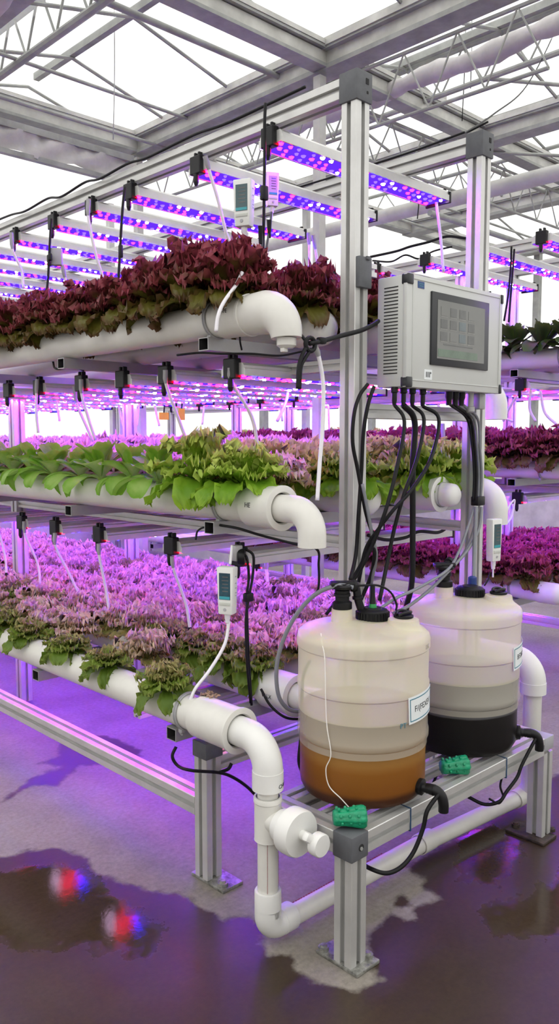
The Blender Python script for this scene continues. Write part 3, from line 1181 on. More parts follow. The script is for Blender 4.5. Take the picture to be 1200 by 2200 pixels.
# ------------------------------------------------------------------ bench for the tanks
bench = thing('tank_bench', 'low aluminium bench of slotted profiles carrying the two feed tanks', 'bench', (1.676, 1.44, 0))
BX0, BX1, BY = 1.676, 2.768, 1.44
ZT = .363
for x in (BX0, BX1):
    pext('leg', (x, BY, .012), (x, BY, .335), .066, parent=bench)
    b2 = BM()
    box(b2, (x + (.014 if x == BX0 else -.02), BY + .02, .006), (.10, .16, .012), .003)
    fp = pmesh('foot_plate', b2, foot_steel if x == BX0 else foot_rust, bench)
    b2 = BM()
    lathe(b2, [(0, .018), (.009, .018), (.011, .012), (.016, .012), (.016, 0)], (x + .045, BY - .030, .012), (0, 0, 1), 8)
    pmesh('anchor_bolt', b2, foot_steel if x == BX0 else foot_rust, fp)
    b2 = BM()
    lathe(b2, [(0, .018), (.009, .018), (.011, .012), (.016, .012), (.016, 0)], (x - .022, BY + .082, .012), (0, 0, 1), 8)
    pmesh('anchor_bolt', b2, foot_steel if x == BX0 else foot_rust, fp)
b2 = BM()
box(b2, (BX0, BY, .362), (.072, .072, .074), .003)
cc = pmesh('corner_cap', b2, cap_grey, bench)
b2 = BM()
lathe(b2, [(0, .0015), (.010, .0015), (.010, 0)], (BX0 + .004, BY - .0362, .36), (0, -1, 0), 14)
pmesh('screw_hole', b2, slot_dark, cc, False)
b2 = BM()
lathe(b2, [(0, .003), (.0055, .003), (.0055, 0)], (BX0 + .002, BY - .0375, .358), (0, -1, 0), 6)
pmesh('screw', b2, steel, cc, False)
b2 = BM()
box(b2, (BX1, BY, .37), (.07, .07, .05), .003)
pmesh('corner_cap', b2, device_grey, bench)
pext('front_beam', (BX0 + .034, BY, ZT), (BX1 - .034, BY, ZT), .066, parent=bench)
pext('middle_beam', (BX0 + .034, 1.565, ZT + .012), (BX1 - .034, 1.565, ZT + .012), .042, parent=bench)
pext('rear_beam', (BX0 + .034, 1.725, ZT), (BX1 - .034, 1.725, ZT), .066, parent=bench)
pext('side_beam', (BX0, BY + .035, ZT), (BX0, 1.745, ZT), .066, parent=bench)
pext('side_beam', (BX1, BY + .034, ZT), (BX1, 1.755, ZT), .066, parent=bench)
for (x, y) in ((2.09, 1.8), (2.83, 1.8)):
    pext('post_stub', (x, y, ZT - .03), (x, y, .42), S, parent=rack)

# ------------------------------------------------------------------ LED bars
BW, BHT = .125, .045


def led_meshes(length):
    bm = BM()                                # housing: ribbed aluminium channel
    P = [(-BW / 2, 0), (-BW / 2, BHT * .55), (-BW / 2 + .006, BHT * .6), (-BW / 2 + .006, BHT * .8), (-BW / 2 + .014, BHT), (BW / 2 - .014, BHT), (BW / 2 - .006, BHT * .8), (BW / 2 - .006, BHT * .6), (BW / 2, BHT * .55), (BW / 2, 0), (BW / 2 - .006, 0), (BW / 2 - .006, .004), (-BW / 2 + .006, .004), (-BW / 2 + .006, 0)]
    A = [bm.verts.new((0, y, z)) for y, z in P]
    B = [bm.verts.new((length, y, z)) for y, z in P]
    n = len(P)
    for k in range(n):
        bm.faces.new([A[k], A[(k + 1) % n], B[(k + 1) % n], B[k]])
    bm.faces.new(list(reversed(A)))
    bm.faces.new(B)
    fixn(bm)
    hou = bpy.data.meshes.new('housing')
    bm.to_mesh(hou)
    bm.free()
    hou.materials.append(alu)
    bm = BM()                                # board with diodes
    f = bm.faces.new([bm.verts.new(p) for p in ((.004, -BW / 2 + .006, .0035), (.004, BW / 2 - .006, .0035), (length - .004, BW / 2 - .006, .0035), (length - .004, -BW / 2 + .006, .0035))])
    f.material_index = 0
    nx_ = int(length / .042)
    rnd = random.Random(int(length * 1000))
    for r_ in range(3):
        for k in range(nx_):
            cx = .022 + k * .042 + (.021 if r_ == 1 else 0) + rnd.uniform(-.007, .007)
            if cx > length - .015 or rnd.random() < .16:
                continue
            cy = (-.036, 0, .036)[r_] + rnd.uniform(-.003, .003)
            mi = rnd.choices((1, 2, 3), (5, 5, 1.6))[0]
            rr = rnd.uniform(.0075, .0115)
            b_ = [bm.verts.new((cx + rr * math.cos(a), cy + rr * math.sin(a), .003)) for a in [PI / 3 * q_ for q_ in range(6)]]
            t_ = [bm.verts.new((cx + rr * .6 * math.cos(a), cy + rr * .6 * math.sin(a), -.0035)) for a in [PI / 3 * q_ for q_ in range(6)]]
            bm.faces.new(t_).material_index = mi
            for q_ in range(6):
                bm.faces.new([b_[q_], b_[(q_ + 1) % 6], t_[(q_ + 1) % 6], t_[q_]]).material_index = mi
    fixn(bm)
    for f in bm.faces:
        if f.material_index == 0 and f.normal.z > 0:
            f.normal_flip()
    led = bpy.data.meshes.new('led_strip')
    bm.to_mesh(led)
    bm.free()
    for m_ in (led_board, led_red, led_blue, led_pink):
        led.materials.append(m_)
    bm = BM()                                # black clip at the cable end
    box(bm, (-.004, 0, .026), (.032, BW * .5, .070), .004)
    for s_ in (-1, 1):
        box(bm, (.0, s_ * .012, .066), (.02, .010, .022), .003)
    lathe(bm, [(.011, 0), (.011, .03), (.006, .045), (0, .045)], (-.012, 0, -.008), (0, 0, -1), 10)
    fixn(bm)
    clip = bpy.data.meshes.new('end_clip')
    bm.to_mesh(clip)
    bm.free()
    clip.materials.append(black_gloss)
    bm = BM()
    box(bm, (length + .004, 0, .016), (.012, BW + .006, .05), .003)
    box(bm, (length + .004, -.03, .048), (.012, .02, .02), .003)
    fixn(bm)
    cap = bpy.data.meshes.new('end_cap')
    bm.to_mesh(cap)
    bm.free()
    cap.materials.append(black_gloss)
    return hou, led, clip, cap


LED = {}


def led_bar(label, x, y, z, length, group, clip=True):
    if length not in LED:
        LED[length] = led_meshes(length)
    root = thing('led_grow_light', label, 'grow light', (x, y, z), group)
    for nm, me in zip(('housing', 'led_strip', 'end_clip', 'end_cap'), LED[length]):
        if nm == 'end_clip' and not clip:
            continue
        o = bpy.data.objects.new(nm, me)
        COL.objects.link(o)
        o.parent = root
    return root


GT = 'grow light bars under the top beams'
YTOP = [2.161, 2.572, 3.04, 3.36, 3.71, 4.12, 4.5, 4.88, 5.26, 5.64, 6.02, 6.4]
TOPBARS = []
for i, y in enumerate(YTOP):
    TOPBARS.append(led_bar(('purple LED bar hung under the top beams, nearest the tall post' if i == 0 else 'purple LED bar hung under the top beams, %s away from the tall post' % ORD[i]),
                           2.05, y, 2.545, 1.02, GT))
YUT = [2.14, 2.525, 2.82, 3.14, 3.52, 3.83, 4.2, 4.57, 4.94, 5.31, 5.68, 6.05, 6.42]
for i, y in enumerate(YUT):
    led_bar('purple LED bar slung under the red lettuce tier, %s back from the rack end' % ORD[i], 1.85, y, 1.750 - .03, 1.25, 'grow light bars over the green lettuces')
YUM = [2.165, 2.57, 3.10, 3.49, 3.83, 4.2, 4.57, 4.94, 5.31, 5.68, 6.05, 6.42]
for i, y in enumerate(YUM):
    led_bar('purple LED bar slung under the green lettuce tier, %s back from the rack end' % ORD[i], 1.90, y, 1.06, 1.25, 'grow light bars over the lowest lettuces')
for i, y in enumerate((2.35, 2.75, 3.2, 3.6, 4.1, 4.42, 5.1, 5.5)):  # bars added under the pipes for the purple floor glow and puddle reflections
    led_bar('added purple LED bar lighting the floor under the pipes, %s back from the rack end' % ORD[i], 1.70, y, .497, 1.02, 'added light bars for the purple floor glow', False)

# ------------------------------------------------------------------ rack 2 (beyond the aisle)
rack2 = thing('grow_rack', 'second aluminium grow rack standing across the aisle on the right', 'rack', (4.6, 3.0, 0))
X2 = [4.30, 4.62, 4.94, 5.26, 5.58]
for x in (4.62, 5.26):
    for y in (3.05, 5.3, 7.1):
        pext('post', (x, y, .0), (x, y, 2.66), S, parent=rack2)
    pext('top_beam', (x, 1.6, 2.69), (x, 7.2, 2.69), S, parent=rack2)
    for z in (.52, 1.2, 1.8):
        pext('tier_rail', (x, 2.2, z), (x, 7.2, z), .04, parent=rack2)
for y in (2.42, 3.6, 4.8, 6.0, 7.0):
    for z in (1.96 - PR - .022, 1.335 - PR - .022, Z_LOW - PR - .022):
        bm = BM()
        hollow_tube(bm, (4.21, y, z), (5.7, y, z), .05, .042)
        pmesh('cross_tube', bm, [alu_dark, slot_dark], rack2, False)
for y in (2.35, 5.0, 7.1):
    pext('leg', (4.95, y, .0), (4.95, y, .52), .06, parent=rack2)
pext('side_rail', (4.95, 2.38, .30), (4.95, 7.07, .30), .06, parent=rack2)
for z, tn in ((Z_LOW, 'lowest'), (1.335, 'middle'), (1.96, 'top')):
    for i, x in enumerate(X2):
        y0 = {Z_LOW: 2.17, 1.335: 2.0, 1.96: 1.9}[z]
        grow_pipe('white %s tier pipe of the second rack, %s from the aisle' % (tn, ORD[i]), x, z, y0 + (.12 * i), 7.2, 'pipes of the second rack', end='cap', clamps=(y0 + .27,) if i == 0 else ())
for i, y in enumerate((1.75, 2.22, 2.6, 2.98, 3.36, 3.74, 4.12, 4.5, 4.9, 5.3, 5.7)):
    led_bar('purple LED bar high on the second rack, %s from its near end' % ORD[i], 4.12, y, 2.56, 1.25, 'high grow lights of the second rack')
for i, y in enumerate((2.1, 2.47, 2.85, 3.22, 3.6, 3.98, 4.35, 4.73, 5.1, 5.5, 5.9)):
    led_bar('purple LED bar under the top tier of the second rack, %s from its near end' % ORD[i], 4.38, y, 1.80, 1.25, 'upper grow lights of the second rack')
    led_bar('purple LED bar under the middle tier of the second rack, %s from its near end' % ORD[i], 4.38, y, 1.13, 1.25, 'lower grow lights of the second rack')
for i, y in enumerate((2.8, 3.8, 4.8)):  # bars added here too, to turn the floor below purple
    led_bar('added purple LED bar lighting the floor under the second rack, %s from its near end' % ORD[i], 4.40, y, .47, 1.02, 'added floor glow bars of the second rack')
# ------------------------------------------------------------------ plants


def leaf_grid(V, F, T, base, az, e0, e1, ln, wd, nu, nv, frill, ffreq, rnd, cup=.25, tint0=0.0, tint1=1.0, wpow=.6, side=0.0):
    """one leaf: grows out of base, starts at elevation e0 and bends to e1; frilled towards the rim"""
    p = Vector(base)
    ph = [rnd.uniform(0, 6.28) for _ in range(4)]
    i0 = len(V)
    for j in range(nv + 1):
        t = j / nv
        el = e0 + (e1 - e0) * t ** 1.25
        a2 = az + side * t
        d = Vector((math.cos(a2) * math.cos(el), math.sin(a2) * math.cos(el), math.sin(el)))
        lat = Vector((-math.sin(a2), math.cos(a2), 0))
        nor = lat.cross(d) * -1
        if nor.z < 0 and abs(el) < 1.2:
            nor = -nor
        if j:
            p = p + d * (ln / nv)
        tp = .60 + .2 * (wpow - .5)
        w = wd * (((.10 + .90 * (t / tp) ** 1.1)) if t < tp else math.sqrt(max(0, 1 - ((t - tp) / (1.04 - tp)) ** 2.4)))
        for i in range(nu + 1):
            u = i / nu * 2 - 1
            rim = max(abs(u) ** 2.0 * min(1, t * 1.8), max(0, (t - .6) / .4) ** 1.4)
            wob = math.sin(ffreq * (t * 1.6 + u * .55) + ph[0]) + .7 * math.sin(ffreq * 1.05 * (u * .75 - t * .9) + ph[1])
            q = p + lat * (u * w) + nor * (cup * w * u * u + frill * rim * wob) + d * (frill * .6 * rim * math.sin(ffreq * 1.3 * u + ph[2]))
            V.append(q)
            T.append(min(1, max(0, tint0 + (tint1 - tint0) * (rim * .75 + t * .25) + rnd.uniform(-.06, .06))))
    for j in range(nv):
        for i in range(nu):
            a = i0 + j * (nu + 1) + i
            F.append((a, a + 1, a + nu + 2, a + nu + 1))


def plant_mesh(name, mat, spec, seed):
    """spec: rings of leaves (count, elev0, elev1, length, width, frill, base radius, base height)"""
    rnd = random.Random(seed)
    V, F, T = [], [], []
    for ri, (cnt, e0, e1, ln, wd, fr, br, bh, nu, nv, ff, tt0, tt1, wp) in enumerate(spec):
        o = rnd.uniform(0, 6.28)
        for k in range(cnt):
            az = o + 2 * PI * k / cnt + rnd.uniform(-.25, .25)
            leaf_grid(V, F, T, (math.cos(az) * br, math.sin(az) * br, bh + rnd.uniform(-.004, .006)), az, R(e0 + rnd.uniform(-12, 12)), R(e1 + rnd.uniform(-18, 18)),
                      ln * rnd.uniform(.8, 1.15), wd * rnd.uniform(.85, 1.15), nu, nv, fr * rnd.uniform(.8, 1.2), ff, rnd, .25, tt0, tt1, wp, rnd.uniform(-.35, .35))
    # short stem in a net cup
    n = 8
    i0 = len(V)
    for z, r in ((-.012, .018), (.02, .014)):
        for k in range(n):
            V.append(Vector((math.cos(2 * PI * k / n) * r, math.sin(2 * PI * k / n) * r, z)))
            T.append(.1)
    for k in range(n):
        F.append((i0 + k, i0 + (k + 1) % n, i0 + n + (k + 1) % n, i0 + n + k))
    me = bpy.data.meshes.new(name)
    me.from_pydata([tuple(v) for v in V], [], F)
    at_ = me.attributes.new('tint', 'FLOAT', 'POINT')
    at_.data.foreach_set('value', np.array(T, dtype=np.float32))
    for p in me.polygons:
        p.use_smooth = True
    me.materials.append(mat)
    me.update()
    return me


# count, e0, e1, length, width, frill, base r, base h, nu, nv, freq, tint0, tint1, width power
SPEC_RED = [(10, 28, -70, .145, .040, .009, .012, .006, 13, 12, 17, -.25, .4, .6), (12, 50, -20, .140, .040, .013, .010, .012, 13, 12, 20, .0, .85, .6),
            (12, 66, 20, .140, .036, .015, .008, .016, 13, 12, 22, .2, 1.1, .55), (12, 78, 48, .135, .032, .015, .006, .02, 12, 11, 24, .35, 1.2, .55)]
SPEC_GREEN = [(9, 26, -75, .160, .048, .009, .012, .006, 13, 12, 14, -.1, .45, .6), (11, 46, -15, .145, .046, .013, .010, .012, 13, 12, 18, .1, .8, .6),
              (11, 64, 25, .135, .040, .015, .008, .016, 13, 12, 20, .3, 1.0, .55), (11, 78, 52, .125, .032, .014, .005, .02, 12, 11, 22, .5, 1.2, .55)]
SPEC_ROM = [(6, 30, -70, .185, .050, .003, .012, .006, 6, 10, 5, -.1, .5, .85), (6, 52, 5, .165, .052, .0035, .010, .012, 6, 10, 5, .0, .6, .85), (6, 74, 45, .145, .044, .004, .006, .016, 6, 9, 6, .2, .9, .8)]
SPEC_FRILL = [(9, 20, -30, .135, .034, .011, .012, .006, 12, 10, 20, -.2, .4, .6), (13, 42, 5, .130, .032, .015, .010, .012, 12, 11, 24, .15, 1.0, .55),
              (15, 58, 25, .115, .028, .017, .008, .014, 12, 11, 26, .35, 1.2, .55), (14, 76, 50, .100, .024, .016, .004, .018, 11, 10, 28, .45, 1.2, .55)]
SPEC_FRONT = [(8, 22, -85, .130, .042, .008, .012, .006, 13, 11, 14, -.2, .4, .65), (10, 42, -25, .112, .038, .011, .010, .012, 13, 11, 18, .0, .6, .6),
              (12, 60, 20, .090, .028, .013, .008, .014, 12, 10, 22, .15, .95, .55), (11, 76, 48, .078, .022, .012, .004, .018, 11, 9, 24, .3, 1.1, .55)]
SPEC_CHARD = [(9, 35, -50, .15, .036, .002, .012, .006, 4, 8, 6, -.1, .6, .9), (10, 65, 30, .14, .030, .002, .01, .01, 4, 7, 6, .2, 1, .9), (8, 80, 60, .13, .026, .002, .006, .014, 4, 7, 6, .3, 1, .9)]


def variants(name, mat, spec, n, s0):
    return [plant_mesh(name, mat, spec, s0 + k) for k in range(n)]


PL = {'red': variants('red_lettuce', leaf_red, SPEC_RED, 6, 10), 'green': variants('green_lettuce', leaf_green, SPEC_GREEN, 5, 30),
      'romaine': variants('romaine_lettuce', leaf_romaine, SPEC_ROM, 4, 50), 'frill': variants('frilly_lettuce', leaf_frill, SPEC_FRILL, 6, 70),
      'front': variants('batavia_lettuce', leaf_front, SPEC_FRONT, 5, 90), 'plum': variants('plum_lettuce', leaf_plum, SPEC_RED, 4, 110), 'chard': variants('leafy_green', leaf_dark, SPEC_CHARD, 3, 130)}
NAME = {'red': 'red_lettuce', 'green': 'green_lettuce', 'romaine': 'romaine_lettuce', 'frill': 'frilly_lettuce', 'front': 'batavia_lettuce', 'plum': 'plum_lettuce', 'chard': 'leafy_green'}
prng = random.Random(99)


def plant(kind, x, y, z, s, label, group, cat='lettuce', lean=.1, v=None):
    me = PL[kind][prng.randrange(len(PL[kind])) if v is None else v]
    o = bpy.data.objects.new(NAME[kind], me)
    COL.objects.link(o)
    o.location = (x, y, z)
    o.rotation_euler = (prng.uniform(-lean, lean), prng.uniform(-lean, lean), prng.uniform(0, 6.28))
    o.scale = (s * prng.uniform(.93, 1.07), s * prng.uniform(.93, 1.07), s * prng.uniform(.92, 1.1))
    return tag(o, label, cat, group)


# top tier: dark red lettuces along the front pipe
zt = Z_TOP + PR - .006
for i, y in enumerate([1.99, 2.17, 2.35, 2.53, 2.72, 2.90, 3.08, 3.27, 3.46, 3.66, 3.86, 4.06]):
    plant('red', XT[0] + prng.uniform(-.012, .012), y, zt + .004, 1.10 if i not in (1, 2) else 1.26, 'dark red frilly lettuce %s along the front pipe of the top tier' % (ORD[i] if i else 'nearest the fat elbow'), 'red lettuces on the top tier front pipe')
for r_, x in enumerate(XT[1:]):
    for k in range(9 if r_ < 1 else 6):
        plant('red', x, 2.0 + .2 * k + .03 * r_, zt, 1.15, 'dark red lettuce on the top tier behind the front row', 'red lettuces behind on the top tier')
# mid tier: the front row
zm = Z_MID + PR - .006
row = [('green', 1.975, 1.0), ('green', 2.20, 1.25), ('romaine', 2.44, .98), ('romaine', 2.63, .85), ('romaine', 2.84, .95), ('romaine', 3.03, .84), ('romaine', 3.23, .95), ('romaine', 3.43, .88), ('romaine', 3.64, .95), ('romaine', 3.85, .9)]
first = {'green': 0, 'romaine': 0}
for kd, y, s in row:
    k = first[kd]
    first[kd] += 1
    if kd == 'green':
        lab = ('bright green frilly lettuce on the middle front pipe beside the coupling', 'bright green frilly lettuce spilling over the middle front pipe')[k]
    else:
        lab = 'smooth green cos lettuce on the middle front pipe, %s left of the frilly ones' % ORD[k]
    plant(kd, XM[0] + prng.uniform(-.012, .012), y, zm, s, lab, 'green lettuces on the middle tier front pipe')
for k, y in enumerate((1.97, 2.15, 2.34, 2.53)):
    plant('green', XM[1], y, zm, 1.1, 'bright green lettuce behind the tall post, %s along the second pipe' % ORD[k], 'green lettuces behind the tall post')
for k, y in enumerate((1.95, 2.1, 2.28, 2.46)):
    plant('green', XM[2], y, zm, 1.15, 'bright green lettuce between the two tall posts, %s along the third pipe' % ORD[k], 'green lettuces between the posts')
for k, y in enumerate((2.05, 2.22, 2.4, 2.58)):
    plant('green', XM[3], y, zm, 1.15, 'bright green lettuce beside the rear tall post, %s along the fourth pipe' % ORD[k], 'green lettuces by the rear post')
GM = 'purple lit lettuces of the middle tier'
for r_, x in enumerate((1.98, 2.25, 2.46, 2.66, 2.86, 3.06)):
    y = 2.72 if r_ else 2.12
    n = 0
    while y < 6.9 and n < 22:
        if x / y > .42:
            plant('frill', x + prng.uniform(-.03, .03), y + prng.uniform(-.03, .03), zm + (.01 if r_ else -.01), 1.30 if r_ > 1 else 1.05, 'pale frilly lettuce lit pink in the packed middle tier bed', GM)
            n += 1
        y += .2
# low tier
zl = Z_LOW + PR - .006
for i, (y, s) in enumerate(((2.135, .92), (2.50, .78), (2.79, .82), (3.11, .78), (3.38, .9), (3.62, .85))):
    plant('front', XL[0] - .012, y, zl, s, 'brown green lettuce hanging over the low front pipe, %s' % ('nearest the empty planting hole' if i == 0 else ORD[i] + ' from the empty planting hole'), 'lettuces on the low front pipe', lean=.15)
for k, (y, s) in enumerate(((2.10, .95), (2.27, 1.0), (2.46, .9))):
    plant('front', XL[1] - .01, y, zl, s, 'brown green lettuce on the second low pipe, %s from its coupling' % ORD[k], 'lettuces at the end of the second low pipe')
GL = 'purple lit lettuces of the lowest tier'
for r_, x in enumerate((1.75, 1.93, 2.07, 2.2, 2.34, 2.47, 2.6, 2.72, 2.84, 2.95)):
    y = (2.34, 2.62, 2.3, 2.12, 2.05, 2.1, 2.05, 2.12, 2.05, 2.1)[r_]
    while y < 6.6:
        if .40 < x / y < 1.38 and not (r_ == 0 and prng.random() < .25):
            kd = 'front' if prng.random() < (.10 if r_ < 2 else .06) else 'frill'
            plant(kd, x + prng.uniform(-.025, .025), y + prng.uniform(-.03, .03), zl - (.02 if r_ in (0, 2, 4, 6, 8) else 0), .92 if kd == 'frill' else 1.0,
                  'pink lit frilly lettuce packed in the lowest tier bed' if kd == 'frill' else 'green frilly lettuce low among the pink lit ones near the front pipe', GL if kd == 'frill' else 'green lettuces among the pink ones')
        y += .18 if r_ in (0, 1) else .225
# rack 2
for r_, x in enumerate(X2[:3]):
    for k in range(16 if r_ < 2 else 8):
        y = 1.95 + .19 * k + .04 * r_
        plant('plum', x + prng.uniform(-.02, .02), y, 1.335 + PR - .004, 1.2, 'plum red lettuce packed in the middle tier of the second rack', 'plum lettuces of the second rack')
for k in range(11):
    plant('chard', X2[0], 1.82 + .16 * k, 1.96 + PR - .004, 1.15, 'dark leafy green on the top tier of the second rack', 'leafy greens on the second rack', 'leafy green')
for r_, x in enumerate(X2):
    for k in range(13 if r_ < 4 else 8):
        y = 2.36 + .2 * k + .03 * r_ - (.0 if r_ == 0 else .2)
        plant('plum', x + prng.uniform(-.03, .03), y, Z_LOW + PR - .004, 1.05, 'red brown lettuce packed in the lowest tier of the second rack', 'red brown lettuces of the second rack')
for k in range(14):
    plant('green', 5.42 + .3 * (k % 2), 4.0 + .22 * k, 1.40, 1.25, 'light green lettuce far behind the plum red row', 'far light green lettuces')

# ------------------------------------------------------------------ tanks


def tank(label, x, y, liquid, kind):
    z = .402
    root = thing('feed_tank', label, 'tank', (x, y, z))
    R0 = .203

    def m(name, bm, mats, parent=root, smooth=True):
        fixn(bm)
        o = link(name, bm, mats, smooth=smooth)
        o.parent = parent
        return o
    zt_ = .513
    zl_ = .185 if kind == 1 else .18
    lower = [(0, .004), (.10, .002), (R0 - .035, .0), (R0 - .012, .008), (R0 - .003, .028), (R0 - .002, zl_ - .02)]
    bm = BM()
    lathe(bm, lower, seg=56)
    m('clear_base', bm, tank_clear)
    bm = BM()
    wet_ = [(R0 - .002, zl_ - .02), (R0 - .002, zl_), (R0 + .0005, zl_ + .003), (R0 + .003, zl_ + .007), (R0 + .003, zl_ + .022), (R0, zl_ + .027), (R0 - .001, .266)]
    lathe(bm, wet_, seg=56)
    m('wetted_band', bm, tank_wet)
    bm = BM()
    up = [(R0 - .001, .266), (R0 - .001, .335), (R0 + .003, .340), (R0 + .003, .357), (R0, .362), (R0, .462), (R0 + .004, .467),
          (R0 + .004, .490), (R0 + .001, .503), (R0 - .010, zt_), (R0 - .030, zt_ + .006), (R0 - .06, zt_ + .010), (.08, zt_ + .020), (.0, zt_ + .024)]
    lathe(bm, up, seg=56)
    body = m('body', bm, tank_shell)
    # neck for the tap, neck for the spare cap
    L_ = Vector((-.030, .062, 0))                       # tap neck, left in the photo
    bm = BM()
    lathe(bm, [(.040, -.012), (.036, .0), (.034, .012), (.033, .046), (0, .046)], (L_.x, L_.y, zt_ + .012), (0, 0, 1), 28)
    m('neck', bm, tank_shell)
    bm = BM()
    lathe(bm, [(.030, 0), (.031, .004), (.031, .022), (.026, .026), (.022, .028), (.022, .040), (.026, .042), (.026, .050), (.018, .054), (.018, .072), (.025, .075), (.025, .083), (0, .086)], (L_.x, L_.y, zt_ + .056), (0, 0, 1), 20)
    tap = m('tap', bm, black_gloss)
    bm = BM()
    hz = zt_ + .128
    d = Vector((.62, -.35, 0)).normalized() if kind == 1 else Vector((.7, .05, .25)).normalized()
    box(bm, (L_.x, L_.y, hz + .008), (.078, .036, .018), .006, Matrix.Rotation(R(-35), 3, 'Z'))
    lathe(bm, [(.0, -.004), (.034, -.002), (.036, .006), (.030, .012), (0, .013)], (L_.x, L_.y, hz - .004), (0, 0, 1), 10)
    lathe(bm, [(.020, -.03), (.024, -.024), (.024, -.012), (.020, -.008)], (L_.x, L_.y, hz), (0, 0, 1), 12)
    lathe(bm, [(.013, -.02), (.013, .03), (.019, .032), (.019, .046), (.013, .05), (0, .052)], (L_.x, L_.y, hz), d, 14)
    for k in range(3):
        lathe(bm, [(.019, .0), (.021, .003), (.021, .008), (.019, .011)], (L_.x, L_.y, zt_ + .070 + k * .024), (0, 0, 1), 16)
    m('tap_handle', bm, black_gloss, tap)
    if kind == 1:                                       # elbow joining tap and lid
        bm = BM()
        pts = smooth_pts([(L_.x + .024, L_.y - .012, hz), (L_.x + .040, L_.y - .022, hz - .008), (L_.x + .046, L_.y - .026, hz - .045), (L_.x + .058, L_.y - .034, hz - .085), (L_.x + .066, L_.y - .04, hz - .095)], 5)
        tube(bm, pts, .013, 12)
        for q_ in (2, 9, 15):
            lathe(bm, [(.013, -.006), (.0175, -.004), (.0175, .004), (.013, .006)], pts[q_], pts[q_ + 1] - pts[q_ - 1], 12)
        m('tap_elbow', bm, black_gloss, tap)
    C_ = Vector((.052, .006, 0))                        # black lid
    bm = BM()
    prof = [(.0, .034), (.028, .034), (.030, .030), (.046, .028), (.050, .024), (.052, .004), (.052, -.006), (0, -.006)]
    lathe(bm, prof, (C_.x, C_.y, zt_ + .024), (0, 0, 1), 36)
    lid = m('lid', bm, black)
    bm = BM()
    for k in range(30):
        a = 2 * PI * k / 30
        box(bm, (C_.x + .0525 * math.cos(a), C_.y + .0525 * math.sin(a), zt_ + .034), (.003, .005, .022), rot=Matrix.Rotation(a, 3, 'Z'))
    m('lid_ribs', bm, black, lid, False)
    S_ = Vector((.075, -.098, 0))                       # spare filler with a winged cap
    bm = BM()
    prof = [(.078, -.016), (.060, -.004), (.050, .008), (.047, .024), (.030, .028), (0, .028)]
    lathe(bm, prof, (S_.x, S_.y, zt_ + .010), (0, 0, 1), 32)
    m('filler_neck', bm, tank_shell)
    bm = BM()
    lathe(bm, [(.028, 0), (.031, .002), (.031, .008), (.026, .011), (0, .011)], (S_.x, S_.y, zt_ + .038), (0, 0, 1), 28)
    for s_ in (-1, 1):
        pts = [(S_.x - .030 * math.cos(t) * .9, S_.y + s_ * (.004 + .012 * math.sin(t)), zt_ + .050 + .007 * math.sin(t)) for t in [PI * k / 10 for k in range(11)]]
        tube(bm, pts, .0055, 8)
    m('filler_cap', bm, black_gloss)
    # feed inside
    bm = BM()
    h = .268 if kind == 1 else .272
    r_ = R0 - .006
    lathe(bm, [(0, .010), (.10, .008), (r_ - .034, .007), (r_ - .012, .014), (r_ - .002, .032), (r_, .05), (r_, h), (0, h)], seg=48)
    m('liquid', bm, liquid)
    # hose tail low on the front
    a = R(-79 if kind == 1 else -57)
    n_ = Vector((math.cos(a), math.sin(a), 0))
    bm = BM()
    lathe(bm, [(0, -.012), (.020, -.012), (.025, -.003), (.025, .008), (.015, .011), (.013, .030), (.016, .032), (.017, .046)], (n_ * (R0 - .002)) + Vector((0, 0, .052)), n_, 20)
    pts = [n_ * (R0 + .02) + Vector((0, 0, .052)), n_ * (R0 + .045) + Vector((0, 0, .053)), n_ * (R0 + .063) + Vector((.004, 0, .040)), n_ * (R0 + .070) + Vector((.006, 0, .015)), n_ * (R0 + .070) + Vector((.007, 0, -.01))]
    tube(bm, smooth_pts(pts, 5), .0155, 14)
    m('outlet_elbow', bm, black_gloss)
    # sticker bent round the tank
    def bend(bm, a0, zc, rr):
        for v in bm.verts:
            u, w, dd = v.co.x, v.co.y, v.co.z
            an = a0 + u / rr
            v.co = Vector((math.cos(an) * (rr + dd), math.sin(an) * (rr + dd), zc + w))
    a0, zc = (R(-79), .308) if kind == 1 else (R(-70), .352)
    wl, hl = .150, .082
    tilt = Matrix.Rotation(R(3), 3, 'Z')

    def patch(w, h, d_, n=14, x0=0, y0=0):
        b_ = BM()
        for i in range(n):
            xa, xb = x0 - w / 2 + w * i / n, x0 - w / 2 + w * (i + 1) / n
            b_.faces.new([b_.verts.new(q_) for q_ in ((xa, y0 - h / 2, d_), (xb, y0 - h / 2, d_), (xb, y0 + h / 2, d_), (xa, y0 + h / 2, d_))])
        bmesh.ops.remove_doubles(b_, verts=b_.verts, dist=1e-6)
        r2 = bmesh.ops.extrude_face_region(b_, geom=b_.faces[:])
        for v in r2['geom']:
            if isinstance(v, bmesh.types.BMVert):
                v.co.z += .0006
        for v in b_.verts:
            v.co = tilt @ v.co
        return b_
    rr = R0 + .0045
    b_ = patch(wl, hl, 0)
    bend(b_, a0, zc, rr)
    st = m('label_sticker', b_, paper)
    for (w_, h_, x_, y_) in ((wl - .014, .0028, 0, hl / 2 - .008), (wl - .014, .0028, 0, -hl / 2 + .008), (.0028, hl - .014, -wl / 2 + .007, 0), (.0028, hl - .014, wl / 2 - .007, 0)):
        b_ = patch(w_, h_, .0006, 14 if w_ > .01 else 1, x_, y_)
        bend(b_, a0, zc, rr)
        m('label_border', b_, teal, st)
    b_ = text_bm('F/(FEXEV' if kind == 1 else 'BF2&2M', .026)
    for v in b_.verts:
        v.co.z += .0008
        v.co.y += .18 * v.co.x * .0
        v.co = tilt @ v.co
        v.co.x -= .0 if kind == 1 else .004
    bend(b_, a0, zc, rr)
    m('label_text', b_, ink, st, False)
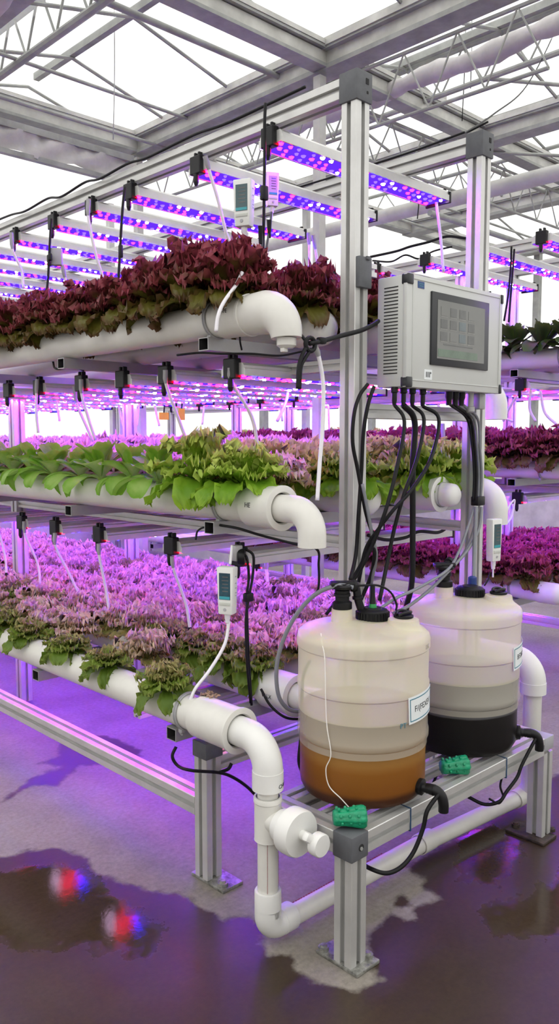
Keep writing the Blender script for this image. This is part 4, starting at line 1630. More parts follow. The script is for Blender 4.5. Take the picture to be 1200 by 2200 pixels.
    if kind == 1:
        b_ = text_bm('PT', .022)
        for v in b_.verts:
            v.co.z += .0003
        bend(b_, R(-104), .262, R0 + .0005)
        m('tank_mark', b_, teal, root, False)
    b_ = text_bm('DX', .020) if kind == 1 else text_bm('H', .018)
    for v in b_.verts:
        v.co.z += .0003
    bend(b_, R(-72) if kind == 1 else R(-70), .480, R0 + .0046)
    m('moulded_mark', b_, pbr('faint_mark%d' % kind, (.50, .47, .40), .5), root, False)
    root.location = (x, y, z)
    return root


tank('round milky feed tank with amber liquid at the near end of the bench', 1.915, 1.60, liq_amber, 1)
tank('round milky feed tank with black liquid at the far end of the bench', 2.47, 1.60, liq_black, 2)

# ------------------------------------------------------------------ control box
cx0, cx1, cy0, cy1, cz0, cz1 = 2.172, 2.758, 1.64, 1.766, 1.678, 2.042
cb = thing('control_box', 'white control box with louvred side and dark touchscreen, fixed to the tall posts', 'control box', ((cx0 + cx1) / 2, (cy0 + cy1) / 2, cz0))
bm = BM()
box(bm, ((cx0 + cx1) / 2, (cy0 + .018 + cy1) / 2, (cz0 + cz1) / 2), (cx1 - cx0, cy1 - cy0 - .018, cz1 - cz0), .004)
body = pmesh('case', bm, box_white, cb)
bm = BM()
for k in range(26):
    z = cz0 + .045 + k * .0113
    box(bm, (cx0 - .0002, cy1 - .058, z), (.002, .058, .0034))
pmesh('side_louvres', bm, slot_dark, body, False)
bm = BM()
box(bm, ((cx0 + cx1) / 2, cy0 + .009, (cz0 + cz1) / 2), (cx1 - cx0 + .004, .018, cz1 - cz0 + .004), .003)
door = pmesh('door', bm, box_white, cb)
bm = BM()
fx0, fx1, fz0, fz1 = cx0 + .028, cx1 - .02, cz0 + .022, cz1 - .012
for (c, s_) in ((((fx0 + fx1) / 2, cy0 - .001, fz1), (fx1 - fx0, .003, .004)), (((fx0 + fx1) / 2, cy0 - .001, fz0), (fx1 - fx0, .003, .004)), ((fx0, cy0 - .001, (fz0 + fz1) / 2), (.004, .003, fz1 - fz0)), ((fx1, cy0 - .001, (fz0 + fz1) / 2), (.004, .003, fz1 - fz0))):
    box(bm, c, s_, .001)
pmesh('door_rim', bm, box_white, door, True)
for (x, z) in ((cx0, cz1), (cx0, cz0), (cx1, cz1), (cx1, cz0)):
    bm = BM()
    sx, sz = (1 if x == cx0 else -1), (1 if z == cz0 else -1)
    w_ = .030 if x == cx0 else .016
    box(bm, (x + sx * w_ * .42, cy0 + .010, z + sz * .015), (w_, .030, .034), .004)
    pmesh('corner_guard', bm, bezel, door)
sx0, sx1, sz0, sz1 = 2.298, 2.654, 1.756, 2.001
bm = BM()
box(bm, ((sx0 + sx1) / 2, cy0 - .003, (sz0 + sz1) / 2), (sx1 - sx0, .010, sz1 - sz0), .002)
ts = pmesh('touchscreen', bm, bezel, cb)
gx0, gx1, gz0, gz1 = 2.328, 2.622, 1.779, 1.976
bm = BM()
box(bm, ((gx0 + gx1) / 2, cy0 - .0085, (gz0 + gz1) / 2), (gx1 - gx0, .002, gz1 - gz0))
pmesh('display', bm, touch, ts, False)
for r_ in range(3):
    for c_ in range(4):
        if r_ == 0 and c_ > 3:
            continue
        bm = BM()
        tx, tz = gx0 + .038 + c_ * .056, gz1 - .036 - r_ * .042
        box(bm, (tx, cy0 - .0098, tz), (.040 if r_ else .038, .0012, .030))
        pmesh('screen_tile', bm, touch_blue if (r_, c_) in ((1, 2), (2, 2)) else touch_dark if (r_ + c_) % 3 else touch, ts, False)
        bm = BM()
        box(bm, (tx, cy0 - .0098, tz - .0185), (.042, .0010, .003))
        pmesh('screen_line', bm, touch_light, ts, False)
bm = BM()
box(bm, ((gx0 + gx1) / 2 - .02, cy0 - .0098, gz0 + .020), (gx1 - gx0 - .05, .001, .026))
pmesh('screen_band', bm, touch_green, ts, False)
bm = BM()
box(bm, ((gx0 + gx1) / 2 - .02, cy0 - .0098, gz0 + .050), (.18, .001, .004))
pmesh('screen_band', bm, touch_dark, ts, False)
b2 = text_bm('TOUCH', .010)
bmesh.ops.rotate(b2, verts=b2.verts, matrix=Matrix.Rotation(PI / 2, 3, 'X'))
bmesh.ops.translate(b2, verts=b2.verts, vec=(2.352, cy0 - .0085, 1.990))
b2.free()
bm = BM()
box(bm, (2.243, cy0 - .0005, 2.014), (.036, .002, .022))
bd = pmesh('maker_badge', bm, blue_badge, cb, False)
bm = BM()
box(bm, (2.243, cy0 - .0018, 2.017), (.026, .001, .003))
box(bm, (2.243, cy0 - .0018, 2.010), (.020, .001, .003))
pmesh('badge_print', bm, teal, bd, False)
bm = BM()
box(bm, (2.290, cy0 - .0005, 1.722), (.044, .002, .034))
st = pmesh('small_sticker', bm, paper, cb, False)
bm = BM()
for k, (dx, w_) in enumerate(((-.011, .0035), (-.002, .0035), (.007, .0035), (.014, .004))):
    box(bm, (2.290 + dx, cy0 - .0018, 1.722 if k < 3 else 1.728), (w_, .001, .018 if k < 3 else .006))
pmesh('sticker_print', bm, ink, st, False)
GLX = [2.185, 2.235, 2.285, 2.345]
for x in GLX:
    bm = BM()
    lathe(bm, [(.013, 0), (.013, .016), (.009, .02), (.009, .045), (.006, .06), (0, .06)], (x, 1.70, cz0), (0, 0, -1), 14)
    pmesh('cable_gland', bm, black_gloss, cb)
for x in (2.52, 2.56, 2.60):
    bm = BM()
    lathe(bm, [(.015, 0), (.015, .02), (.011, .03), (.011, .05), (0, .05)], (x, 1.71, cz0), (0, 0, -1), 14)
    pmesh('cable_gland', bm, black_gloss, cb)
for dx in (2.66, 2.715):
    bm = BM()
    if dx < 2.7:
        lathe(bm, [(.014, 0), (.014, .05), (.018, .052), (.018, .07), (.012, .075), (0, .075)], (dx, 1.71, cz0), (0, 0, -1), 16)
    else:
        box(bm, (dx, 1.71, cz0 - .03), (.04, .04, .06), .004)
    pmesh('conduit_fitting', bm, alu_dark, cb)
# ------------------------------------------------------------------ cables and hoses


def cable(name, label, pts, r, mat=None, cat='cable', group=None, ends=None, k=8, conv=True):
    P3 = [at(*p) if len(p) == 4 else Vector(p) for p in pts]
    bm = BM()
    tube(bm, smooth_pts(P3, k), r, 8)
    fixn(bm)
    if ends is None:
        o = link(name, bm, mat or black, smooth='all')
        return tag(o, label, cat, group)
    root = thing(name, label, cat, P3[0], group)
    pmesh('lead', bm, mat or black, root, 'all')
    return root


def part_on(root, name, bm, mat, smooth=True):
    return pmesh(name, bm, mat, root, smooth)


# ---- from the glands under the control box
cable('power_cable', 'black cable from the first gland under the control box, sweeping down to the left', [(2.185, 1.70, 1.62), (868, 905, 'y', 1.66), (855, 990, 'y', 1.64), (830, 1090, 'y', 1.64), (800, 1170, 'y', 1.68), (770, 1230, 'y', 1.72), (745, 1262, 'y', 1.74)], .0065)
cable('power_cable', 'thick black cable hanging straight down from the second gland under the control box', [(2.235, 1.70, 1.62), (890, 905, 'y', 1.70), (886, 1000, 'y', 1.70), (886, 1130, 'y', 1.70), (884, 1250, 'y', 1.70), (872, 1310, 'y', 1.72), (868, 1400, 'y', 1.76)], .0105)
cable('power_cable', 'black cable from the third gland, crossing the thick one on its way down left', [(2.285, 1.70, 1.62), (910, 900, 'y', 1.65), (895, 985, 'y', 1.63), (868, 1060, 'y', 1.63), (848, 1130, 'y', 1.65), (830, 1215, 'y', 1.66), (815, 1290, 'y', 1.64)], .0065)
cable('power_cable', 'black cable from the fourth gland, curving widest before it falls left', [(2.345, 1.70, 1.62), (942, 900, 'y', 1.66), (925, 985, 'y', 1.62), (885, 1050, 'y', 1.62), (845, 1095, 'y', 1.64), (810, 1140, 'y', 1.68), (785, 1180, 'y', 1.72), (770, 1250, 'y', 1.74)], .0065)
cable('power_cable', 'black cable hanging in front of the tall post, left one of two', [(790, 825, 'y', 1.72), (772, 850, 'y', 1.73), (760, 890, 'y', 1.73), (757, 950, 'y', 1.735), (768, 1010, 'y', 1.735), (785, 1100, 'y', 1.73), (800, 1150, 'y', 1.71), (804, 1190, 'y', 1.70), (795, 1240, 'y', 1.74), (770, 1300, 'y', 1.78)], .0065)
cable('power_cable', 'black cable hanging in front of the tall post, right one of two', [(803, 830, 'y', 1.72), (790, 870, 'y', 1.72), (780, 930, 'y', 1.73), (776, 1010, 'y', 1.74), (770, 1100, 'y', 1.74), (764, 1190, 'y', 1.74), (752, 1245, 'y', 1.70)], .0065)
cable('power_cable', 'black cable falling from the post to the rear of the near tank', [(800, 1140, 'y', 1.70), (790, 1180, 'y', 1.73), (765, 1230, 'y', 1.76), (735, 1275, 'y', 1.80), (700, 1320, 'y', 1.84)], .006)
cable('hose', 'thin grey hose crossing the black cables between the posts', [(778, 1040, 'y', 1.72), (790, 1100, 'y', 1.71), (800, 1155, 'y', 1.70), (808, 1195, 'y', 1.70), (798, 1250, 'y', 1.74), (795, 1300, 'y', 1.8)], .0055, grey_hose, 'hose')
# bundle on the right
for i, (dx, y_) in enumerate(((0, 1.735), (5, 1.728), (10, 1.735), (16, 1.728))):
    cable('cable_bundle_lead', 'black lead in the bundle down the rear tall post, %s from its left side' % ORD[i], [(2.53 + .03 * i, 1.71, 1.63), (1003 + dx * 1.4, 900, 'y', y_), (1014 + dx, 960, 'y', y_), (1018 + dx, 1020, 'y', y_), (1016 + dx, 1075, 'y', y_)], .0055, black if i < 2 else grey_hose, group='leads down the rear tall post')
bm = BM()
c_ = at(1026, 1076, 'y', 1.731)
box(bm, c_, (.052, .034, .036), .004)
fixn(bm)
o = link('cable_clamp', bm, black_gloss, smooth=True)
tag(o, 'black clamp gathering the leads on the rear tall post', 'clamp')
cable('hose', 'grey hose fanning from the black clamp to the lid of the near tank', [(1018, 1090, 'y', 1.71), (1005, 1130, 'y', 1.69), (985, 1185, 'y', 1.66), (960, 1225, 'y', 1.63), (900, 1262, 'y', 1.62), (850, 1285, 'y', 1.61), (815, 1308, 'y', 1.615)], .0055, grey_hose, 'hose')
cable('hose', 'grey hose from the tap of the far tank toward the near tank lid', [(1034, 1090, 'y', 1.70), (1028, 1135, 'y', 1.68), (1005, 1180, 'y', 1.66), (965, 1225, 'y', 1.64), (925, 1265, 'y', 1.64), (880, 1300, 'y', 1.64), (845, 1318, 'y', 1.63)], .006, grey_hose, 'hose')
cable('hose', 'grey hose running straight from the clamp down behind the far tank', [(1026, 1090, 'y', 1.73), (1018, 1130, 'y', 1.72), (1000, 1180, 'y', 1.72), (960, 1235, 'y', 1.74), (925, 1290, 'y', 1.76)], .004, grey_hose, 'hose')
# blue plugged lance in the far tank lid
lance = thing('suction_lance', 'clear grey suction lance with a blue foot in the far tank lid', 'suction lance', at(1014, 1255, 'y', 1.622))
bm = BM()
tube(bm, [at(1016, 1255, 'y', 1.622), at(1018, 1190, 'y', 1.64), at(1022, 1090, 'y', 1.70)], .0075, 10)
part_on(lance, 'rod', bm, grey_hose)
bm = BM()
c_ = at(1014, 1252, 'y', 1.622)
lathe(bm, [(.016, -.012), (.016, .02), (.010, .024), (0, .024)], c_, (0, 0, 1), 14)
part_on(lance, 'plug', bm, blue_plug)
# green connector in the near tank lid
conn = thing('cable_connector', 'black cable connector with a green band standing in the near tank lid', 'connector', (1.967, 1.606, .942))
bm = BM()
lathe(bm, [(.016, 0), (.016, .012), (.012, .014), (.012, .018)], (1.967, 1.606, .942), (0, 0, 1), 14)
lathe(bm, [(.011, .040), (.009, .055), (.0075, .075), (.007, .10), (0, .10)], (1.967, 1.606, .942), (0, 0, 1), 14)
part_on(conn, 'shell', bm, black_gloss)
bm = BM()
lathe(bm, [(.012, .016), (.0135, .018), (.0135, .032), (.011, .042), (.0095, .046)], (1.967, 1.606, .942), (0, 0, 1), 14)
part_on(conn, 'green_band', bm, green_dark)
# small black loop on the near tank
cable('hose', 'thin black hose arching from the near tank tap to its lid', [(1.885, 1.660, 1.042), (775, 1258, 'y', 1.62), (812, 1258, 'y', 1.61), (838, 1272, 'y', 1.60), (851, 1298, 'y', 1.60), (850, 1312, 'y', 1.60)], .0035, black, 'hose')
# grey loop hose left of the near tank
cable('hose', 'grey hose looping from the near tank tap down to the second low pipe', [(758, 1262, 'y', 1.63), (725, 1258, 'y', 1.66), (680, 1275, 'y', 1.72), (640, 1315, 'y', 1.78), (610, 1370, 'y', 1.82), (594, 1430, 'y', 1.84), (597, 1490, 'y', 1.84), (615, 1520, 'y', 1.83), (640, 1528, 'y', 1.82), (662, 1518, 'y', 1.82)], .007, grey_hose, 'hose')
cable('power_cable', 'black cable hanging beside the near tank over the second low pipe', [(664, 1420, 'y', 1.80), (650, 1460, 'y', 1.78), (648, 1530, 'y', 1.77), (645, 1590, 'y', 1.77), (642, 1640, 'y', 1.77), (660, 1680, 'y', 1.77), (672, 1690, 'y', 1.775)], .0055)
cable('power_cable', 'black cable drooping under the second low pipe beside the near tank', [(560, 1480, 'y', 1.98), (580, 1515, 'y', 1.94), (610, 1540, 'y', 1.90), (640, 1545, 'y', 1.88), (665, 1540, 'y', 1.86)], .0045)
# outlets of the tanks
cable('drain_cable', 'black lead falling from the near tank outlet and looping below the bench', [(1.968, 1.338, .455), (918, 1740, 'y', 1.345), (908, 1780, 'y', 1.35), (888, 1830, 'y', 1.36), (862, 1862, 'y', 1.37), (830, 1876, 'y', 1.38), (795, 1866, 'y', 1.42), (770, 1850, 'y', 1.50)], .0065, group=None)
cable('drain_cable', 'black lead falling from the far tank outlet and looping below the bench', [(2.624, 1.374, .455), (1122, 1640, 'y', 1.385), (1110, 1670, 'y', 1.39), (1088, 1700, 'y', 1.40), (1072, 1722, 'y', 1.41), (1040, 1728, 'y', 1.45), (1005, 1712, 'y', 1.50)], .006)
cable('power_cable', 'thin black lead hanging in a tight loop under the bench front', [(1078, 1668, 'y', 1.47), (1074, 1690, 'y', 1.46), (1080, 1712, 'y', 1.45), (1070, 1726, 'y', 1.45), (1050, 1716, 'y', 1.47)], .004)
cable('power_cable', 'black cable looping behind the green cap between the tanks', [(930, 1682, 'y', 1.66), (940, 1662, 'y', 1.66), (955, 1652, 'y', 1.66), (975, 1655, 'y', 1.66), (990, 1672, 'y', 1.66)], .005)
# short leg
cable('power_cable', 'black cable looping round the short rack leg under the low elbow', [(378, 1604, 'y', 2.12), (370, 1625, 'y', 2.12), (382, 1645, 'y', 2.10), (410, 1655, 'y', 2.02), (470, 1660, 'y', 2.0), (500, 1670, 'y', 2.0), (530, 1690, 'y', 2.0), (552, 1712, 'y', 2.0)], .0055)
cable('power_cable', 'short black lead on the low beam behind the drain elbow', [(470, 1660, 'y', 2.03), (490, 1652, 'y', 2.03), (497, 1640, 'y', 2.03)], .006)
# post cable at the top tier
cable('power_cable', 'thick black cable from the cable knot across the tall post to the box', [(664, 738, 'y', 1.70), (690, 733, 'y', 1.70), (730, 722, 'y', 1.72), (775, 710, 'y', 1.72), (802, 697, 'y', 1.72), (812, 690, 'y', 1.74)], .0075)
bm = BM()
tube(bm, [tuple(at(666, 740, 'y', 1.70) + Vector((.02 * math.cos(a), 0, .02 * math.sin(a)))) for a in [2 * PI * k / 16 for k in range(17)]], .007, 8)
box(bm, at(690, 732, 'y', 1.70), (.03, .02, .02), .005)
fixn(bm)
o = link('cable_knot', bm, black, smooth=True)
tag(o, 'black cable ring below the fat elbow of the top tier', 'cable ring')
cable('power_cable', 'thin black lead from the fat elbow plug to the cable ring', [(636, 708, 'y', 1.74), (645, 718, 'y', 1.72), (658, 735, 'y', 1.70)], .005)
cable('power_cable', 'black lead looping down below the cable ring, beside the tall post', [(656, 748, 'y', 1.70), (648, 765, 'y', 1.70), (641, 790, 'y', 1.70), (639, 835, 'y', 1.70)], .006)
cable('power_cable', 'black lead with a tapered end below the cable ring, second of two', [(668, 750, 'y', 1.70), (655, 770, 'y', 1.70), (646, 790, 'y', 1.70), (643, 836, 'y', 1.70)], .0055)
cable('power_cable', 'thin black cable strung loosely below the top tier tube', [(380, 763, 'y', 2.05), (430, 758, 'y', 2.05), (480, 760, 'y', 2.0), (540, 760, 'y', 1.96), (600, 764, 'y', 1.95), (650, 755, 'y', 1.95)], .0035)
cable('power_cable', 'thin black tie hanging from the top pipe coupling to the tube', [(516, 705, 'y', 1.95), (515, 730, 'y', 1.96), (519, 752, 'y', 1.97)], .003)
cable('power_cable', 'thin black cable strung below the top tier near the left clamp', [(72, 760, 'y', 3.3), (110, 772, 'y', 3.2), (120, 792, 'y', 3.1), (160, 790, 'y', 3.0), (180, 796, 'y', 3.0)], .0045)
cable('power_cable', 'black cable strung along under the middle pipe coupling to the elbow', [(470, 1128, 'y', 2.06), (510, 1135, 'y', 1.98), (560, 1150, 'y', 1.92), (630, 1168, 'y', 1.88), (680, 1180, 'y', 1.86), (684, 1215, 'y', 1.86), (684, 1260, 'y', 1.86), (672, 1285, 'y', 1.88)], .0045)
cable('power_cable', 'thin black cable bowing under the middle tube left of the hanging meter', [(420, 1160, 'y', 2.2), (425, 1140, 'y', 2.2), (445, 1132, 'y', 2.15), (470, 1140, 'y', 2.1), (500, 1132, 'y', 2.05)], .0035)
cable('power_cable', 'black lead hanging down from the middle tube past the meter, left one of two', [(520, 1188, 'y', 2.0), (530, 1200, 'y', 1.98), (534, 1240, 'y', 1.98), (530, 1290, 'y', 1.98), (533, 1400, 'y', 1.98), (540, 1515, 'y', 1.99)], .0045)
cable('power_cable', 'black lead hanging down from the middle tube past the meter, right one of two', [(528, 1180, 'y', 2.0), (544, 1195, 'y', 1.98), (542, 1240, 'y', 1.98), (534, 1285, 'y', 1.97), (528, 1330, 'y', 1.97), (530, 1420, 'y', 1.97), (538, 1510, 'y', 1.98)], .0045)
bm = BM()
box(bm, at(533, 1283, 'y', 1.965), (.034, .022, .03), .006)
fixn(bm)
o = link('cable_clip', bm, black_gloss, smooth=True)
tag(o, 'small black clip joining the two leads beside the hanging meter', 'clip')
cable('power_cable', 'black cable lying along the low tube between the posts', [(790, 1150, 'y', 2.0), (830, 1160, 'y', 2.0), (870, 1155, 'y', 2.0), (900, 1142, 'y', 2.0), (940, 1144, 'y', 2.0), (958, 1132, 'y', 2.0), (952, 1118, 'y', 2.0)], .007)
# along the top beam
cable('power_cable', 'black cable draped along the near top beam past every light clip', [(2.06, 2.0, 2.70), (2.05, 2.16, 2.69), (2.045, 2.4, 2.683), (2.05, 2.6, 2.695), (2.045, 2.9, 2.683), (2.04, 3.05, 2.69), (2.03, 3.25, 2.672), (2.04, 3.4, 2.69), (2.02, 3.58, 2.66), (2.04, 3.75, 2.69), (2.02, 3.95, 2.665), (2.04, 4.2, 2.69), (2.04, 4.8, 2.69)], .0055)
cable('power_cable', 'black cable laid on the far top beam and trailing up to the roof', [(2.80, 1.85, 2.70), (2.79, 2.1, 2.685), (2.79, 2.45, 2.683), (2.79, 2.8, 2.685)], .0045)
cable('hanging_wire', 'thin dark wire sagging from the rear tall post up to the roof', [(2.82, 1.76, 2.72), (1000, 285, 'y', 1.9), (1060, 245, 'y', 2.2), (1130, 185, 'y', 2.6), (1190, 70, 'y', 2.9), (1230, -40, 'y', 3.0)], .004)
for i, (a_, b_, y_) in enumerate((((1000, 0), (992, 260), 3.4), ((1012, -20), (1010, 190), 3.4), ((245, -10), (243, 300), 5.0), ((512, 20), (508, 60), 4.0), ((898, 400), (896, 470), 3.0))):
    cable('hanging_wire', ('thin wire hanging over the rear tall post, left of two', 'thin wire hanging over the rear tall post, right of two', 'thin pale wire hanging at the middle of the first bay', 'short wire end under the roof tie', 'short thin wire end hanging right of the tall post')[i],
          [(*a_, 'y', y_), ((a_[0] + b_[0]) / 2 + 2, (a_[1] + b_[1]) / 2, 'y', y_), (*b_, 'y', y_)], .0035, strap_grey if i == 2 else black)
bm = BM()
box(bm, at(953, 215, 'y', 3.9), (.05, .03, .13), .01)
fixn(bm)
o = link('roof_pulley', bm, pbr('old_pulley', (.10, .07, .06), .7), smooth=True)
tag(o, 'dark pulley block hanging from the right lattice girder', 'pulley')
# black leads from the top beam down to the red lettuces
for i, (pts, lab) in enumerate((([(570, 222), (568, 265), (568, 340), (567, 420), (566, 480), (564, 556)], 'black lead dropping past the grey meter to the red lettuces'),
                                ([(268, 402), (263, 450), (258, 530), (254, 608)], 'black lead dropping from the third light clip to the red lettuces'),
                                ([(110, 470), (106, 540), (103, 600), (97, 650)], 'black lead dropping past the small grey box to the red lettuces'))):
    yy = (2.13, 2.75, 3.3)[i]
    r_ = cable('power_cable', lab, [(*p, 'y', yy) for p in pts], .0055, ends=True)
    bm = BM()
    c_ = at(*((567, 415), (259, 540), (105, 560))[i], 'y', yy)
    box(bm, c_, (.026, .022, .05) if i == 0 else (.016, .016, .05), .005)
    part_on(r_, 'inline_switch' if i == 0 else 'splice', bm, black_gloss)
for i, (pts, lab) in enumerate((([(560, 488), (563, 520), (560, 556)], 'dark strain relief lead under the grey meter, left of two'), ([(583, 455), (580, 480), (574, 520), (568, 556)], 'dark strain relief lead under the grey meter, right of two'))):
    r_ = cable('sensor_lead', lab, [(*p, 'y', 2.1) for p in pts], .004, pbr('slate%d' % i, (.09, .09, .11), .5), ends=True)
    bm = BM()
    c_ = at(*((559, 505), (578, 492))[i], 'y', 2.1)
    tube(bm, [c_ + Vector((0, 0, .03)), c_ - Vector((0, 0, .03))], [.009, .006], 10)
    part_on(r_, 'strain_relief', bm, black)
# leads on the second rack
for i, (pts, x_) in enumerate((([(1098, 530), (1096, 580), (1090, 640), (1082, 690)], 4.2), ([(1104, 535), (1100, 590), (1096, 640), (1092, 692)], 4.2))):
    cable('power_cable', 'black lead falling from the second rack light clip, %s of two' % ('left', 'right')[i], [(*p, 'x', x_) for p in pts], .006)
cable('power_cable', 'tangled black cable along the second rack top beam', [(795, 552, 'x', 4.55), (850, 540, 'x', 4.55), (880, 530, 'x', 4.55), (920, 520, 'x', 4.55), (960, 508, 'x', 4.55), (1000, 512, 'x', 4.55)], .009)
cable('power_cable', 'lower strand of black cable along the second rack top beam', [(800, 560, 'x', 4.5), (840, 562, 'x', 4.5), (870, 548, 'x', 4.5), (900, 556, 'x', 4.5), (930, 540, 'x', 4.5), (970, 530, 'x', 4.5)], .006)

# ------------------------------------------------------------------ white drip tubes


def drip(label, pts, plane, group, r=.0062, tip=False, topdark=True):
    P3 = [at(*p, *plane) for p in pts]
    S_ = smooth_pts(P3, 8)
    root = thing('drip_tube', label, 'drip tube', P3[0], group)
    bm = BM()
    tube(bm, S_[5:] if topdark else S_, r, 8)
    part_on(root, 'tube', bm, white_hose, 'all')
    if topdark:
        bm = BM()
        tube(bm, S_[:8], [r * 1.5] * 6 + [r * 1.25, r * 1.1], 10)
        part_on(root, 'sleeve', bm, strap_grey)
    if tip:
        bm = BM()
        tube(bm, S_[-4:], [r * .9, r * 1.4, r * 1.3, r * .5], 8)
        part_on(root, 'tip', bm, black)
    return root


G1 = 'drip tubes of the top tier'
for i, (pts, pl, lab) in enumerate((([(440, 335), (450, 370), (468, 430), (487, 505), (505, 545), (516, 570)], ('y', 2.4), 'long white drip tube falling beside the big white meter'),
                                    ([(190, 428), (190, 470), (204, 540), (222, 600)], ('y', 3.1), 'white drip tube curving down from the fourth light clip'),
                                    ([(24, 500), (28, 540), (46, 580), (50, 620)], ('y', 3.75), 'white drip tube at the left edge by the sixth light clip'),
                                    ([(936, 418), (938, 445), (946, 510), (952, 585)], ('y', 2.16), 'white drip tube falling from the right end of the first bar'),
                                    ([(662, 500), (664, 530), (664, 575)], ('y', 2.9), 'short white drip tube from the third bar end, left of two'),
                                    ([(672, 505), (678, 540), (684, 580)], ('y', 2.9), 'short white drip tube from the third bar end, right of two'),
                                    ([(134, 570), (140, 600), (146, 630)], ('y', 3.4), 'white drip tube below the small grey box'),
                                    ([(520, 585), (508, 610), (480, 650), (468, 680), (464, 712)], ('y', 1.90), 'grey white tube bent from the red lettuces round the top pipe'))):
    drip(lab, pts, pl, G1, .0065 if i != 7 else .006, topdark=i != 7)
G2 = 'drip tubes of the middle tier'
for i, (pts, pl, lab) in enumerate((([(355, 795), (358, 830), (385, 905), (412, 978)], ('y', 2.5), 'white drip tube from the second bar clip under the red tier'),
                                    ([(494, 790), (498, 822), (540, 895), (555, 970)], ('y', 2.14), 'white drip tube from the nearest bar clip under the red tier'),
                                    ([(174, 815), (176, 850), (190, 900), (205, 945)], ('y', 3.1), 'white drip tube from the fourth bar clip under the red tier'),
                                    ([(80, 815), (78, 850), (78, 890), (82, 930)], ('y', 3.5), 'white drip tube from the fifth bar clip under the red tier'),
                                    ([(160, 830), (166, 870), (185, 915), (200, 948)], ('y', 3.3), 'thin white drip tube crossing beside the fourth bar clip'),
                                    ([(950, 910), (952, 960), (948, 1010), (944, 1050)], ('y', 2.2), 'white drip tube hanging between the tall posts'),
                                    ([(620, 815), (615, 860), (595, 905)], ('y', 2.6), 'thin white drip tube left of the long curved one'),
                                    ([(675, 742), (685, 770), (694, 830), (692, 920), (686, 1000), (681, 1075)], ('y', 1.72), 'long white drip tube curving from the cable ring to the second pipe'))):
    drip(lab, pts, pl, G2, .0065, topdark=i not in (6,))
G3 = 'drip tubes of the lowest tier'
for i, (pts, pl, lab, tip) in enumerate((([(370, 1195), (374, 1225), (400, 1300), (410, 1372)], ('y', 2.55), 'white drip tube from the second bar clip over the lowest tier', True),
                                         ([(212, 1168), (214, 1198), (230, 1280), (237, 1358)], ('y', 3.0), 'white drip tube from the third bar clip over the lowest tier', False),
                                         ([(118, 1145), (120, 1175), (150, 1235), (186, 1310)], ('y', 3.4), 'white drip tube from the fourth bar clip over the lowest tier', False),
                                         ([(52, 1120), (55, 1150), (82, 1215), (87, 1282)], ('y', 3.75), 'white drip tube with black tip from the fifth bar clip', True),
                                         ([(-12, 1120), (0, 1150), (12, 1200), (14, 1246)], ('y', 4.1), 'white drip tube at the left edge over the lowest tier', True),
                                         ([(572, 1208), (572, 1225), (574, 1250)], ('y', 2.4), 'short white drip tube behind the bar right of the hanging meter', False))):
    drip(lab, pts, pl, G3, .0065, tip=tip)
for i, (a_, b_) in enumerate((((940, 870), (990, 902)), ((1070, 860), (1100, 905)), ((1140, 830), (1150, 905)), ((1110, 850), (1080, 905)), ((1160, 840), (1195, 912)))):
    drip('thin white tube hanging in the second rack, %s from the control box' % ORD[i], [(*a_, 'x', 4.4)[:2], ((a_[0] + b_[0]) / 2 - 8, (a_[1] + b_[1]) / 2 + 10), b_], ('x', 4.4), 'drip tubes of the second rack', .008, topdark=False)
for i, (px, py0, py1, d_) in enumerate(((118, 805, 905, 10), (300, 830, 915, -6), (330, 840, 915, 12), (252, 835, 920, 14), (440, 830, 912, -6), (600, 830, 905, 6), (735 - 30, 850, 930, 2))):
    drip('thin white tube hanging far back over the middle tier, %s from the left' % ORD[i], [(px, py0), (px + d_ * .3, (py0 + py1) / 2), (px + d_, py1)], ('y', 4.4), 'far drip tubes of the middle tier', .007, topdark=False)

# ------------------------------------------------------------------ meters


def meter(label, c, w, h, d, yaw, probe, screen=None, tilt=0, colour=None):
    """hand size meter: face looks along its local -y"""
    root = bpy.data.objects.new('climate_meter', None)
    COL.objects.link(root)
    tag(root, label, 'meter')
    root.location = c
    root.rotation_euler = (0, tilt, yaw)

    def m(name, bm, mat, parent=root, smooth=True):
        fixn(bm)
        o = link(name, bm, mat, smooth=smooth)
        o.parent = parent
        return o
    bm = BM()
    box(bm, (0, 0, 0), (w, d, h), min(w, d) * .12)
    for v in bm.verts:                        # lower end narrows to the probe
        if v.co.z < -h * .36:
            v.co.x *= .82
    body_ = m('case', bm, colour or device_white)
    bm = BM()
    box(bm, (0, -d / 2 - .0004, h * .10), (w * .66, .002, h * .56), .0008)
    sc_ = m('screen', bm, screen or lcd_deep, body_, False)
    bm = BM()
    box(bm, (0, -d / 2 - .0016, h * .10 - h * .24), (w * .62, .001, h * .06))
    m('screen_band', bm, lcd_teal, sc_, False)
    bm = BM()
    for k in range(5):
        box(bm, (w * .04, -d / 2 - .0016, h * (.30 - k * .075)), (w * (.40 if k % 2 else .34), .0008, h * .022))
    m('screen_digits', bm, touch_dark, sc_, False)
    bm = BM()
    box(bm, (0, -d / 2 - .001, -h * .27), (w * .66, .003, h * .07), .001)
    m('button_strip', bm, pbr('strip_grey', (.55, .57, .52), .5), body_)
    bm = BM()
    lathe(bm, [(w * .09, 0), (w * .08, .002), (0, .002)], (0, -d / 2 - .0005, -h * .39), (0, -1, 0), 14)
    m('button', bm, device_grey, body_)
    bm = BM()
    for k, z_ in enumerate((.30, .16, .06, -.04, -.1)):
        box(bm, (w / 2 + .0004, 0, h * z_), (.001, d * .22, h * .018))
    m('side_print', bm, device_grey, body_, False)
    bm = BM()
    lathe(bm, [(w * .17, 0), (w * .16, h * .12), (w * .13, h * .14), (w * .13, h * .2), (w * .06, h * .22), (w * .06, h * .4)], (0, 0, -h / 2 + .002), (0, 0, -1), 16)
    m('probe', bm, white_hose, body_)
    return root


